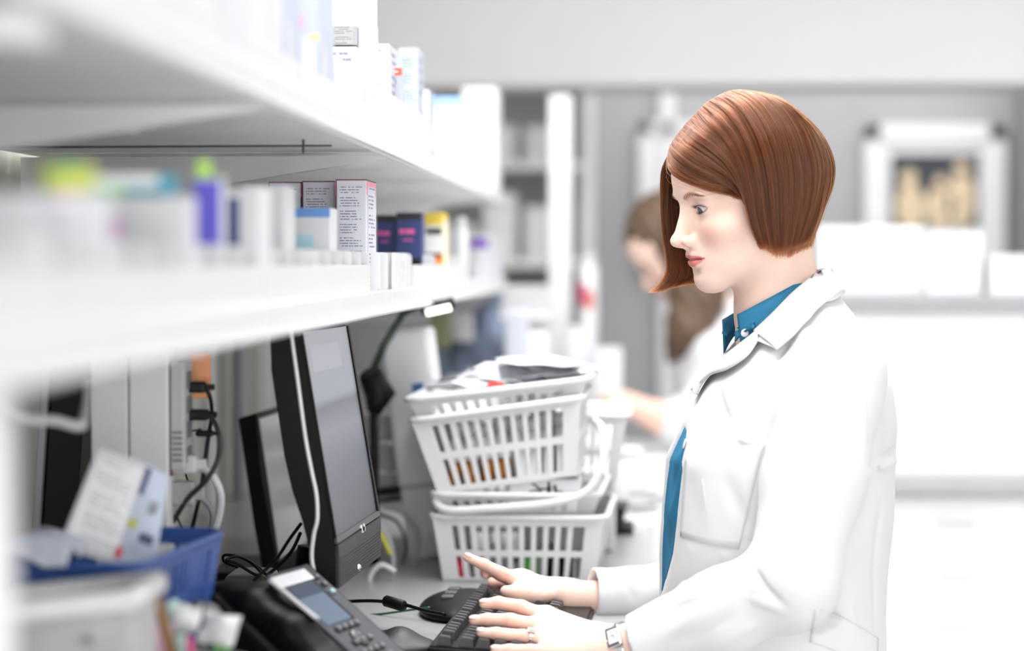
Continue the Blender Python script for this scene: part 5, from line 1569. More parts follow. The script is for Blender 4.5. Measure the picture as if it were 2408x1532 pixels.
box('label_card', (0, 0, 0), (0.022, 0.002, 0.010), mat('label_red', (0.85, 0.06, 0.04), .4), sg, .0004)
box('label_clip', (0, 0.0, -0.010), (0.008, 0.003, 0.012), WPLAST, sg, .0004)
# white container leaning behind, with a blue label
lc = thing('tall_container', 'tall white container leaning behind the basket stack, with a blue label', 'container', (at(1000, 1000, 3.5).x, 3.5, COUNTZ + .12), (0, math.radians(-7), 0))
box('container_body', (0, 0, .11), (0.075, 0.12, 0.24), WPLAST, lc, 0.008, seg=3)
box('container_foot', (0, 0, -.065), (0.07, 0.11, 0.11), WPLAST, lc, 0.004)
box('blue_label', (0.012, -.0607, 0.13), (0.018, .0006, 0.035), col_mat((0.05, 0.13, 0.36)), lc)
# ================================================================== left end of the counter
PLUGB = mat('black_rubber', (0.006, 0.006, 0.007), 0.5, spec=.3)
# power strip standing on the side of the upright panel
psx = -0.494
ps = thing('power_strip', 'white power strip with a dark red edge mounted upright beside the white panel', 'power strip', (psx, 2.44, 0))
za, zb = at(400, 1105, 2.44).z, at(400, 850, 2.44).z
box('strip_body', (0, 0, (za + zb) / 2), (0.016, 0.045, zb - za), mat('strip_white', (0.55, 0.55, 0.56), .45), ps, 0.003)
box('red_edge', (-0.0105, -0.0, (za + zb) / 2 - .004), (0.005, 0.046, zb - za + .004), mat('dark_red_plastic', (0.20, 0.03, 0.03), .4), ps, 0.0015)
for k in range(4): box('outlet', (0.0084, 0, zb - .02 - k * .027), (0.0012, 0.024, 0.018), mat('outlet_grey', (0.2, .2, .21), .5), ps, 0.0004)
for k in range(6): box('warning_line', (0.0, -.0228, za + .012 + k * .006), (0.011, .0006, 0.003), GRY, ps)
box('orange_tag', (0.012, 0.05, zb - .018), (0.022, 0.002, 0.05), mat('orange_tag', (0.95, 0.42, 0.2), .5), ps, .0005)
def plug(px, py, Y, m, label, size=(0.030, 0.016, 0.012), nm='plug'):
    p = at(px, py, Y); t = thing(nm, label, 'plug', tuple(p))
    box('plug_body', (0, 0, 0), size, m, t, 0.003, seg=3); box('strain_relief', (size[0] * .62, 0, 0), (size[0] * .4, size[1] * .45, size[2] * .55), m, t, .001)
    return t
plug(452, 911, 2.45, PLUGB, 'upper black plug in the power strip'); plug(458, 976, 2.45, PLUGB, 'lower black plug in the power strip')
plug(482, 1020, 2.455, PLUGB, 'small black plug hanging behind the cables', (0.02, 0.012, 0.007))
plug(432, 1092, 2.44, WPLAST, 'ribbed white plug below the power strip', (0.030, 0.02, 0.020)); plug(428, 1160, 2.44, mat('grey_plug', (0.42, .42, .43), .5), 'grey-white plug under the ribbed one', (0.030, 0.02, 0.026))
def cab(name, label, P, r, m):
    return tag(cable(name, [at(*p) for p in P], r, m), label, 'cable')
cab('power_cable', 'black power cable looping down from the upper plug', [(470, 911, 2.45), (490, 925, 2.45), (498, 970, 2.46), (488, 1040, 2.47), (478, 1120, 2.47), (465, 1190, 2.47), (448, 1260, 2.48), (436, 1340, 2.5), (425, 1420, 2.55)], 0.0024, PLUGB)
cab('power_cable', 'thick dark cable bowing right from the lower plug', [(474, 978, 2.44), (500, 986, 2.43), (517, 1030, 2.42), (512, 1085, 2.42), (480, 1135, 2.42), (440, 1175, 2.43), (405, 1230, 2.44), (385, 1260, 2.45)], 0.0029, mat('brown_rubber', (0.03, 0.022, 0.022), .4))
cab('power_cable', 'thick white cable bowing far right and down to the counter', [(462, 1100, 2.46), (490, 1110, 2.46), (516, 1150, 2.46), (518, 1200, 2.47), (500, 1260, 2.48), (468, 1330, 2.5), (430, 1400, 2.52), (405, 1440, 2.53)], 0.0044, WPLAST)
cab('power_cable', 'grey-white cable running down beside the thick white one', [(455, 1168, 2.5), (484, 1180, 2.52), (500, 1215, 2.53), (490, 1265, 2.54), (470, 1300, 2.55), (450, 1350, 2.56)], 0.0036, mat('grey_cable', (0.45, .45, .46), .5))
cab('earth_cable', 'thin green cable curling behind the plugs', [(472, 1010, 2.46), (440, 1020, 2.62), (430, 1060, 2.66), (438, 1120, 2.64), (455, 1155, 2.64)], 0.0012, MATS['green_cable'])
cab('earth_cable', 'thin green cable dropping towards the blue basket', [(405, 1190, 2.5), (420, 1225, 2.5), (436, 1262, 2.5), (445, 1310, 2.5)], 0.0013, MATS['green_cable'])
cab('cable_coil', 'coil of thin black cable behind the telephone', [(560, 1335, 2.7), (528, 1322, 2.7), (530, 1306, 2.7), (575, 1315, 2.7), (612, 1345, 2.68), (600, 1352, 2.66), (556, 1326, 2.66), (532, 1318, 2.66), (560, 1310, 2.68), (600, 1330, 2.7), (630, 1356, 2.7)], 0.0018, PLUGB)
cab('power_cable', 'black cable from the monitor down behind the telephone', [(708, 1232, 2.6), (680, 1270, 2.58), (650, 1315, 2.56), (612, 1352, 2.54), (596, 1366, 2.54)], 0.0020, PLUGB)
cab('power_cable', 'second black cable from the monitor, just behind the first', [(706, 1255, 2.63), (690, 1290, 2.6), (668, 1320, 2.58), (628, 1354, 2.56)], 0.0022, PLUGB)
cab('cable_tangle', 'tangle of thin black cable on the counter left of the telephone', [(440, 1420, 2.6), (470, 1385, 2.6), (500, 1400, 2.6), (450, 1410, 2.58), (430, 1395, 2.58), (480, 1370, 2.6), (510, 1390, 2.6), (470, 1420, 2.57), (440, 1400, 2.57), (500, 1380, 2.56)], 0.0018, PLUGB)
# wall conduit strips seen between the panel and the monitor
for x_, w_, c_ in ((585, .008, WHITE), (612, .014, GRY), (640, .010, WHITE)):
    p = at(x_, 1000, 4.0); o = box('cable_duct', (-0.765, p.y + (x_ - 585) * .012, 1.2), (0.02, w_ * 4, 0.4), c_, None, .002)
    tag(o, {585: 'narrow white cable duct on the wall, left of the grey one', 612: 'grey cable duct on the wall behind the monitor', 640: 'white cable duct on the wall, right of the grey one'}[x_], 'duct')
# black computer standing at the left
pc = thing('computer', 'black computer case with a pale front edge at the far left of the counter', 'computer', (at(128, 1000, 2.56).x, 2.62, COUNTZ + .0), (0, math.radians(4), 0))
PH = .36
box('case', (0, 0, PH / 2), (0.058, 0.10, PH), PLUGB, pc, .003)
box('case_ridge', (0.018, -.0505, PH / 2), (0.012, 0.002, PH - .01), mat('dark_olive', (0.03, .03, .022), .4), pc, .0006)
box('front_edge', (-0.034, -.004, PH / 2), (0.009, 0.105, PH), mat('pale_edge', (0.55, .56, .56), .5), pc, .002)
cab('power_cable', 'thick white cable sagging across the black computer', [(-20, 930, 1.9), (40, 975, 1.92), (75, 988, 1.93), (130, 990, 1.94), (185, 1003, 1.95), (198, 985, 1.98), (204, 940, 2.1), (206, 900, 2.2)], 0.0040, WPLAST)
# blue slotted basket with leaflets
BLUP = mat('blue_plastic', (0.035, 0.10, 0.36), 0.4)
bc_ = at(178, 1330, 2.02)
bb = basket('basket', 'blue slotted plastic basket with leaflets at the left', (bc_.x - .002, 2.15, COUNTZ + .073), 0.125, 0.150, 0.24, 0.27, 0.105, BLUP, rot=(0, 0, -.10), rows=((.12, .42), (.5, .8)), cols=11, rim_r=.004)
box('basket_stand', (0, 0, -.039), (.11, .2, .076), GRY, bb, .003)
def sheetbox(name, label, P, th, m, cat='leaflet', rows=0):
    """folded leaflet or flat pack drawn by its four corners (px, py, Y)"""
    c = [at(*p) for p in P]; t = thing(name, label, cat, tuple((c[0] + c[2]) / 2))
    o = (c[0] + c[2]) / 2; n = (c[1] - c[0]).cross(c[3] - c[0]).normalized()
    if n.y < 0: n = -n
    bm = bmesh.new(); hexa(bm, [p - o for p in c] + [p - o + n * th for p in c]); bm_obj('leaflet_body', bm, m, t)
    if rows:
        bm = bmesh.new(); f = 0.06
        cc_ = [(c[0] - o).lerp(c[2] - o, f), (c[1] - o).lerp(c[3] - o, f), (c[2] - o).lerp(c[0] - o, f), (c[3] - o).lerp(c[1] - o, f)]
        vs = [p - n * .0009 for p in cc_]; hexa(bm, vs + [p + n * .0008 for p in vs])
        uvl = bm.loops.layers.uv.new('UVMap'); e1 = vs[1] - vs[0]; e2 = vs[3] - vs[0]
        for fc_ in bm.faces:
            for l in fc_.loops:
                d = l.vert.co - vs[0]; l[uvl].uv = (d.dot(e1) / e1.length_squared, 1 - d.dot(e2) / e2.length_squared)
        bm_obj('printed_text', bm, print_mat('leaflet_print', (.84, .85, .87), (.50, .51, .54), rows, 7), t)
    return t, o, n
lf, o_, n_ = sheetbox('leaflet', 'white printed leaflet leaning in the blue basket', [(232, 1052, 2.10), (348, 1092, 2.12), (268, 1326, 2.08), (138, 1290, 2.06)], .003, CARD, rows=22)
l2, o_, n_ = sheetbox('medicine_pack', 'pale blue-white pack with a navy and yellow mark behind the leaflet', [(338, 1088, 2.14), (396, 1120, 2.16), (366, 1330, 2.14), (262, 1330, 2.12)], .012, mat('bluish_card', (0.62, 0.69, 0.82), .5), 'box')
for (x_, y_, w_, h_, c_) in ((338, 1130, .009, .026, NAVY), (312, 1231, .009, .008, (0.75, 0.75, 0.1)), (281, 1299, .006, .011, (0.95, 0.12, 0.15)), (362, 1196, .008, .012, (0.35, .35, .4)), (345, 1268, .014, .009, (0.12, .13, .22))):
    p = at(x_, y_, 2.122 if x_ > 300 else 2.085) - l2.location; box('printed_mark', (p.x, p.y - .004, p.z), (w_, .0006, h_), col_mat(c_), l2, rot=(0, .35, 0))
l3, o_, n_ = sheetbox('carton', 'small white carton lying in the right corner of the blue basket', [(312, 1282, 2.2), (398, 1278, 2.2), (380, 1325, 2.16), (300, 1325, 2.14)], .01, CARD, 'box')
bag = thing('plastic_bag', 'crumpled clear-white plastic bag in the left of the blue basket', 'bag', tuple(at(80, 1295, 2.04)))
crumple('bag_film', (0, 0, .0), .085, .10, .007, mat('bag_film', (0.62, 0.66, 0.75), .2), bag, 71, base=.022)
box('bag_print', (0.010, -.045, .004), (.018, .001, .007), CARDG, bag)
rm = box('red_item', (0, 0, 0), (.045, .03, .012), mat('salmon_plastic', (0.75, 0.28, 0.24), .4), None, .005); rm.location = at(90, 1262, 2.16)
tag(rm, 'salmon red item showing behind the plastic bag', 'item')
# white bin at the lower left with a rolled rim
wbn = thing('storage_bin', 'white storage bin with a rolled rim in the lower left corner', 'bin', (at(138, 1400, 1.78).x, 1.83, COUNTZ))
bz_ = at(170, 1440, 1.78).z - COUNTZ
bm = bmesh.new()
for (c, s) in (((0, 0, .003), (.11, .10, .006)), ((-.055, 0, bz_ / 2), (.004, .10, bz_)), ((.055, 0, bz_ / 2), (.004, .10, bz_)), ((0, -.05, bz_ / 2), (.11, .004, bz_)), ((0, .05, bz_ / 2), (.11, .004, bz_))): bm_box(bm, c, s, bevel=.0012)
BINM = mat('bin_plastic', (0.50, 0.50, 0.50), .5, var=.12, vscale=30)
bm_obj('bin_body', bm, BINM, wbn)
P_ = [(-.058, -.053, bz_ - .004), (.058, -.053, bz_ + .009), (.058, .053, bz_ + .009), (-.058, .053, bz_ - .004), (-.058, -.053, bz_ - .004)]
bm = bmesh.new(); tube(bm, [Vector(p) for p in P_], 0.010, 12, False); bm_obj('rim', bm, mat('bin_rim', (0.8, .8, .8), .4), wbn, True)
bm = bmesh.new(); bmesh.ops.create_uvsphere(bm, u_segments=14, v_segments=8, radius=.0045); o = bm_obj('rivet', bm, GRY, wbn, True); o.location = (at(205, 1507, 1.775).x - wbn.location.x, -.0525, at(205, 1507, 1.775).z - COUNTZ)
# pens, scissors and wrappers standing in front of the telephone
def stick(name, label, a, b, r, m, cat):
    A, B_2 = at(*a), at(*b); bm = bmesh.new(); tube(bm, [A, A.lerp(B_2, .04), A.lerp(B_2, .9), B_2], [r * .7, r, r, r * .25], 12)
    return tag(bm_obj(name, bm, m, None, True), label, cat)
cup = thing('pen_cup', 'low grey mesh cup of pens at the bottom edge of the frame', 'cup', (at(440, 1532, 1.95).x, 1.99, COUNTZ))
bm = bmesh.new(); lathe(bm, [(.040, 0), (.046, .0), (.050, .098), (.047, .098), (.042, .004)], 28, cap=False); bm_obj('cup_body', bm, GRY, cup, True)
stick('pencil', 'brown wooden stick leaning out of the pen cup', (368, 1405, 1.96), (420, 1600, 1.98), .0045, mat('wood_brown', (0.32, 0.17, 0.06), .6), 'pencil')
stick('marker', 'pink marker pen left of the brown stick', (348, 1440, 2.0), (400, 1600, 2.0), .0055, mat('pale_pink_plastic', (0.72, 0.42, 0.52), .4), 'pen')
stick('marker', 'pale mint green marker right of the brown stick', (402, 1412, 2.03), (440, 1590, 2.03), .0070, mat('mint_plastic', (0.55, 0.75, 0.66), .4), 'pen')
stick('marker', 'deep pink pen among the white wrappers', (446, 1500, 1.97), (450, 1620, 1.97), .0035, mat('deep_pink_plastic', (0.65, 0.08, 0.25), .4), 'pen')
stick('marker', 'thin black pen below the pale pink marker', (335, 1456, 1.95), (360, 1600, 1.96), .0034, PLUGB, 'pen')
for k, (x_, y_, sz, lab) in enumerate([(432, 1455, .030, 'white crumpled wrapper right of the mint green marker'), (515, 1480, .034, 'white crumpled wrapper beside the telephone handset'), (395, 1500, .028, 'grey-white wrapper behind the pens')]):
    w_ = thing('wrapper', lab, 'wrapper', tuple(at(x_, y_, 2.03 + .02 * k)), (.9, 0.2 * k, 0), group='crumpled wrappers in the pen cup')
    crumple('wrapper_film', (0, 0, 0), sz, sz, .004, WPLAST if k < 2 else CARDG, w_, 90 + k, n=10, base=.009)
gm = box('green_clip', (0, 0, 0), (.015, .008, .018), mat('bright_green', (0.16, 0.62, 0.10), .4), None, .002); gm.location = at(524, 1515, 2.05); gm.rotation_euler = (0, .3, 0)
tag(gm, 'bright green clip beside the telephone handset', 'clip')
cloth_ = thing('grey_cap', 'rounded grey cap between the pens and the telephone', 'cap', tuple(at(470, 1450, 2.2)))
bm = bmesh.new(); bmesh.ops.create_uvsphere(bm, u_segments=20, v_segments=12, radius=.022); bmesh.ops.scale(bm, vec=(1, 1, .7), verts=bm.verts); bm_obj('cap_body', bm, mat('cap_grey', (.14, .14, .15), .5), cloth_, True)

# ================================================================== between the monitor and the baskets
for k, (y_, lab) in enumerate([(1003, 'upper grey paper tray beyond the monitor'), (1080, 'middle grey paper tray beyond the monitor'), (1140, 'lower grey paper tray beyond the monitor')]):
    p = at(915, y_, 3.55); t = thing('paper_tray', lab, 'tray', (p.x - .02, 3.64, p.z + .004 * (k == 1)), (0, .03 * k, 0), 'grey paper trays')
    TR = mat('tray_grey', (0.46, .46, .47), .5)
    box('tray_base', (0, 0, -.018), (0.15, .22, .004), TR, t, .001); box('tray_front', (0, -.11, 0), (0.15, .004, .036), TR, t, .001)
    for s in (-1, 1): box('tray_side', (s * .075, 0, 0), (.004, .22, .036), TR, t, .001)
    if k == 2:
        for sx in (-1, 1): box('tray_foot', (sx * .06, 0, (COUNTZ - p.z) / 2 - .01), (.008, .18, p.z - COUNTZ - .02), TR, t)
    if k < 2:
        for sx in (-1, 1): box('tray_riser', (sx * .07, 0, -.03), (.006, .1, .026), TR, t)
st_ = thing('stapler', 'dark navy stapler on the counter beyond the monitor', 'stapler', tuple(at(935, 1165, 3.5)), (0, -.15, -.5))
box('stapler_arm', (0, 0, .008), (.07, .016, .012), mat('dark_navy', (0.01, 0.012, 0.03), .35), st_, .004, seg=3); box('stapler_base', (0, 0, -.006), (.074, .018, .005), PLUGB, st_, .002)
box('stapler_tray', (0, 0, -.012), (.085, .05, .006), WPLAST, st_, .002)
lamp = thing('desk_lamp', 'desk lamp with a dark green jointed arm under the shelf', 'lamp', (0, 0, 0))
LG = mat('dark_green_metal', (0.035, 0.055, 0.035), .35)
bm = bmesh.new(); tube(bm, [at(950, 735, 3.38), at(905, 810, 3.38), at(862, 905, 3.38)], .006, 10); bm_obj('arm', bm, LG, lamp, True)
bm = bmesh.new(); tube(bm, [at(1010, 715, 3.38), at(950, 735, 3.38)], .006, 10); bm_obj('arm', bm, LG, lamp, True)
bm = bmesh.new(); tube(bm, [at(870, 880, 3.38), at(895, 930, 3.40), at(880, 965, 3.38)], [.018, .024, .012], 14); bm_obj('lamp_joint', bm, PLUGB, lamp, True)
bm = bmesh.new(); q_ = at(880, 965, 3.38); tube(bm, [q_, Vector((q_.x, 3.38, COUNTZ))], [.007, .007], 10); bm_obj('stand', bm, PLUGB, lamp, True)
bm = bmesh.new(); tube(bm, [at(990, 728, 3.36), at(1068, 712, 3.36)], [.009, .009], 14); bm_obj('lamp_head', bm, PLUGB, lamp, True)
bm = bmesh.new(); tube(bm, [at(1002, 735, 3.355), at(1060, 722, 3.355)], [.006, .006], 14); bm_obj('lamp_tube', bm, mat('lamp_tube_glow', (.9, .9, .9), .4, emis=(1, .95, .93), emis_s=3.0), lamp, True)
for i, (P, r, m_, lab, nm) in enumerate([
    ([(895, 1235, 3.3), (915, 1270, 3.3), (925, 1315, 3.3), (918, 1370, 3.3), (890, 1400, 3.28)], .0040, WPLAST, 'thick white cable curling beside the monitor', 'power_cable'),
    ([(880, 1400, 3.2), (870, 1360, 3.2), (895, 1330, 3.2), (930, 1345, 3.2)], .0040, WPLAST, 'white cable loop on the counter beside the monitor', 'power_cable'),
    ([(893, 1252, 3.25), (908, 1282, 3.25), (918, 1305, 3.25)], .0032, mat('yellow_cable', (0.75, 0.72, 0.08), .4), 'short yellow cable among the grey ones', 'network_cable'),
    ([(900, 1190, 3.4), (950, 1210, 3.4), (985, 1260, 3.4), (975, 1320, 3.38), (940, 1380, 3.36)], .0030, mat('grey_cable', (.45, .45, .46), .5), 'grey cable arching in front of the baskets', 'network_cable'),
    ([(890, 1210, 3.42), (935, 1230, 3.42), (955, 1290, 3.4), (935, 1350, 3.38)], .0026, MATS['green_cable'], 'dark green cable arching in front of the baskets', 'network_cable'),
    ([(920, 1195, 3.45), (975, 1200, 3.45), (1005, 1240, 3.45), (1010, 1300, 3.42)], .0028, WPLAST, 'thin white cable arching in front of the baskets', 'network_cable')]):
    cab(nm, lab, P, r, m_)
for k, (x_, y_, c_, lab) in enumerate([(982, 1268, (0.85, 0.22, 0.24), 'salmon pink tag beside the baskets'), (1012, 1262, (0.85, 0.38, 0.42), 'pale pink tag beside the baskets'), (985, 1330, (0.10, 0.06, 0.05), 'dark brown item behind the cables'), (1000, 1300, (0.3, .22, .25), 'mauve grey item behind the cables'), (905, 1318, (0.75, .5, .35), 'tan packet behind the cables')]):
    p = at(x_, y_, 3.5); o = box('packet', p, (.022, .03, .026), mat('packet_%d' % k, c_, .5), None, .003); tag(o, lab, 'packet')
# black screen edge to the right of the baskets
m3 = thing('monitor', 'narrow black screen behind the right side of the baskets', 'monitor', (0, 0, 0))
bm = bmesh.new(); pl = [at(x, y, 3.75) for x, y in [(1428, 1196), (1470, 1196), (1462, 1230), (1436, 1345), (1404, 1345), (1424, 1230)]]
wslab(bm, pl, 0, .12); bm_obj('housing', bm, PLUGB, m3); box('foot', (at(1420, 1345, 3.8).x, 3.82, COUNTZ + .006), (.1, .12, .012), PLUGB, m3, .003)
box('neck', (at(1420, 1345, 3.8).x, 3.80, COUNTZ + .03), (.03, .02, .06), PLUGB, m3, .003)
# white tubs and jugs on the far counter
FC = thing('far_counter', 'white counter along which the second woman works', 'counter', (-0.21, 5.05, 0))
box('countertop', (0, 0, 1.0), (0.56, 1.0, .04), WHITE, FC, .004); box('cabinet_body', (0, 0, .49), (.54, .96, .98), WHITE, FC, .004)
JUG = mat('jug_white', (0.84, .84, .85), .4)
def jug(px, pyt, Y, r, z0, label, m=JUG, grp='white jugs and tubs on the counter', txt=False):
    t = bottle('white_jug', px, pyt, Y, r, z0, label, m, WPLAST, grp)
    if txt:
        for k in range(2): box('label_print', (0, -r - .0006, .055 - k * .022), (r * 1.1, .001, .010), CARDG, t)
    return t
jug(1512, 1190, 3.95, .045, COUNTZ, 'white jug with grey print near the sleeve', txt=True)
jug(1478, 1052, 4.2, .036, COUNTZ, 'round white tub above the jug')
jug(1520, 1100, 4.35, .04, COUNTZ, 'white tub right of the round one')
jug(1430, 960, 4.9, .03, 1.02, 'white bottle behind the basket stack')
jug(1385, 600, 5.4, .024, 1.02, 'tall white bottle beside the white column')
carton(1336, 1400, 770, 5.2, .12, 1.02, 'white carton on the far counter, right of the column', group='cartons on the far counter')
carton(1400, 1462, 820, 5.1, .12, 1.02, 'low white carton before the second woman', group='cartons on the far counter')
for k, (px, py, c_) in enumerate([(1368, 690, (.45, .08, .18)), (1384, 705, (.7, .15, .12))]):
    p = at(px, py, 5.38); o = box('bottle_label', p, (.022, .01, .045), mat('label_c%d' % k, c_, .5), None, .002); tag(o, ['dark pink label on the tall white bottle', 'red label on the tall white bottle'][k], 'label')
# blue-grey jacket hanging past the shelf end and items around it
def jac(P):
    c = np.array(at(1145, 800, 4.9))
    d = ell(P, c + np.array((0, 0, -.01)), (.075, .05, .055))
    d = smin(d, cone(P, c + np.array((.0, 0, .05)), c + np.array((.02, 0, .085)), .03, .012), .03)
    d = smin(d, cone(P, c + np.array((-.05, 0, 0)), c + np.array((-.065, 0, -.06)), .025, .02), .03)
    d = smin(d, cone(P, c + np.array((.04, 0, 0)), c + np.array((.05, 0, -.07)), .03, .025), .03)
    return d + .004 * np.sin(P[:, 0] * 90) * np.sin(P[:, 2] * 60)
jc = np.array(at(1145, 800, 4.9)); vj, qj = surface_nets(jac, jc - .16, jc + .16, .006)
tag(np_mesh('jacket', vj, qj, mat('blue_grey_cloth', (0.13, 0.16, 0.23), .8, var=.3, vscale=14)), 'blue-grey jacket hanging beyond the shelves', 'jacket')
cab('coat_hook', 'thin dark hook from which the jacket hangs', [(1160, 700, 4.9), (1162, 720, 4.9), (1152, 735, 4.9)], .003, PLUGB)
for k, (x_, y_, w_, h_, c_, lab) in enumerate([(1035, 770, .045, .08, (.25, .27, .14), 'olive packet hanging left of the jacket'), (1215, 820, .05, .16, (.55, .57, .63), 'pale grey packet right of the jacket'), (1090, 770, .04, .06, (.6, .6, .62), 'light grey packet left of the jacket'),
    (1250, 850, .07, .12, (.75, .75, .77), 'white packet in front of the column'), (1040, 840, .03, .10, (.2, .24, .3), 'slate packet below the olive one')]):
    p = at(x_, y_, 4.7 + .05 * k); o = box('hanging_packet', p, (w_, .03, h_), mat('hp_%d' % k, c_, .5), None, .006); tag(o, lab, 'packet', 'packets hanging on the far wall rack')
rk = thing('wall_rack', 'pale wall rack behind the jacket and packets', 'rack', (-.52, 5.05, 1.0))
box('rack_panel', (.06, .12, .2), (.52, .02, .4), mat('rack_grey', (.52, .52, .54), .5), rk, .003)
for k in range(3): box('rack_rail', (.06, .10, .05 + k * .14), (.52, .012, .012), WHITE, rk, .002)
# shelves far back left of the column
fs_ = thing('back_shelving', 'white open shelving against the back wall, left of the column', 'shelf', (-.52, 7.2, 0))
for s in (-1, 1): box('side_panel', (s * .36, 0, 1.1), (.03, .4, 2.2), WHITE, fs_, .003)
for k in range(7): box('shelf_board', (0, 0, .25 + k * .3), (.70, .4, .025), WHITE, fs_, .003)
box('back_panel', (0, .2, 1.1), (.72, .012, 2.2), mat('shelf_back', (.70, .7, .71), .6), fs_)
rr_ = random.Random(5)
wordz = ['top', 'second', 'third', 'fourth']
for row in range(3):
    for k in range(5):
        z_ = .25 + (row + 3) * .3 + .0135; h_ = .09 + rr_.random() * .13
        c_ = rr_.choice([(.8, .8, .82), (.65, .66, .7), (.45, .46, .5), (.8, .8, .82), (.72, .74, .78), (.5, .42, .45)])
        t = box('storage_carton', (-.80 + k * .125, 7.08, z_ + h_ / 2), (.10, .15, h_), mat('sc_%d_%d' % (row, k), c_, .5), None, .003)
        tag(t, 'carton %s from the left on the %s of the back shelves, out of focus' % (['first', 'second', 'third', 'fourth', 'fifth'][k], ['lower board', 'middle board', 'upper board'][row]), 'box', 'cartons on the back shelves')
# right-hand cabinet with drawers, white boxes on it
RC = thing('drawer_cabinet', 'tall white drawer cabinet along the right, grey worktop edge', 'cabinet', (1.25, 5.3, 0))
CW = 1.68
tpz = at(2200, 712, 5.0).z
box('cabinet_body', (0, 0, tpz / 2 - .01), (CW, .6, tpz - .03), WHITE, RC, .004)
box('worktop', (0, -.01, tpz), (CW + .02, .66, .036), mat('worktop_grey', (.30, .30, .32), .5), RC, .004)
mz = at(2200, 1132, 5.0).z
box('lower_worktop', (0, -.02, mz), (CW + .02, .68, .04), mat('worktop_pale', (.40, .40, .41), .5), RC, .004)
hx = at(2242, 1000, 5.0).x - 1.25
cols3 = [hx, hx + .56, hx + 1.12]
for cx_ in cols3:
    for k in range(3):
        z_ = mz + .055 + k * (tpz - mz - .05) / 3 + .04; hh_ = (tpz - mz - .07) / 3 - .006
        d_ = box('drawer', (cx_, -.306, z_ + .01), (.545, .018, hh_), WHITE, RC, .003)
        box('handle', (0, -.02, 0), (.09, .012, .012), WPLAST, d_, .004)
    zz_ = mz - .03
    for k in range(6):
        hh_ = .11 if k < 3 else .17
        d_ = box('drawer', (cx_, -.306, zz_ - hh_ / 2), (.545, .018, hh_ - .006), WHITE, RC, .003)
        box('handle', (0, -.02, 0), (.09, .012, .012), WPLAST, d_, .004); zz_ -= hh_
for k, (a, b, t_, lab) in enumerate([(1925, 2170, 532, 'wide white carton on the drawer cabinet, just behind her collar'), (2180, 2310, 545, 'white carton right of the wide one on the drawer cabinet'), (2330, 2440, 600, 'low white carton at the right frame edge')]):
    carton(a, b, t_, 5.15 - .05 * k, .3, tpz + .018, lab, group='white cartons on the drawer cabinet', m=WPLAST)
# framed pictures on the grey wall
def framed(x0, x1, y0, y1, Y, label, fw, pic=None, inner=None):
    a, b = at(x0, y0, Y), at(x1, y1, Y); w, h = b.x - a.x, a.z - b.z
    t = thing('framed_picture', label, 'picture', ((a.x + b.x) / 2, Y, (a.z + b.z) / 2))
    for (c, s) in (((0, 0, h / 2 - fw / 2), (w, .02, fw)), ((0, 0, -h / 2 + fw / 2), (w, .02, fw)), ((-w / 2 + fw / 2, 0, 0), (fw, .02, h)), ((w / 2 - fw / 2, 0, 0), (fw, .02, h))): box('frame_bar', c, s, WHITE, t, .003)
    box('mat_board', (0, .006, 0), (w - fw, .004, h - fw), mat('mat_board', (.80, .80, .81), .7), t)
    if inner:
        ia, ib = at(inner[0], inner[2], Y), at(inner[1], inner[3], Y); iw, ih = ib.x - ia.x, ia.z - ib.z
        p = box('photograph', ((ia.x + ib.x) / 2 - t.location.x, .0025, (ia.z + ib.z) / 2 - t.location.z), (iw, .002, ih), mat('photo_dark', (.045, .048, .06), .5, var=.3, vscale=10), t)
        bm = bmesh.new()
        for (u_, v_, ru, rv) in ((-.28, -.22, .17, .32), (-.30, .18, .09, .11), (.05, -.25, .15, .33), (.06, .10, .08, .1), (.30, -.12, .16, .38), (.30, .30, .09, .1)):
            n_ = 20; c = [bm.verts.new((u_ * iw + ru * iw * math.cos(2 * math.pi * k / n_), -.0012, max(-.498 * ih, v_ * ih + rv * ih * math.sin(2 * math.pi * k / n_)))) for k in range(n_)]
            d = [bm.verts.new(v.co + Vector((0, -.0008, 0))) for v in c]
            bm.faces.new(d)
            for k in range(n_): bm.faces.new((c[k], c[(k + 1) % n_], d[(k + 1) % n_], d[k]))
        bm_obj('figures', bm, mat('photo_tan', (.75, .60, .40), .5, var=.25, vscale=25), p)
    return t
PY = 7.78
framed(2034, 2362, 294, 640, PY, 'white framed picture of pale yellow figures on a dark ground', .055, inner=(2096, 2302, 362, 536))
framed(1503, 1760, 288, 640, PY, 'white framed picture half hidden behind her hair', .045)
struct(box('trim_5', (at(1338, 300, 7.7).x - .01, 7.76, 1.4), (.03, .08, 1.4), WALLW))

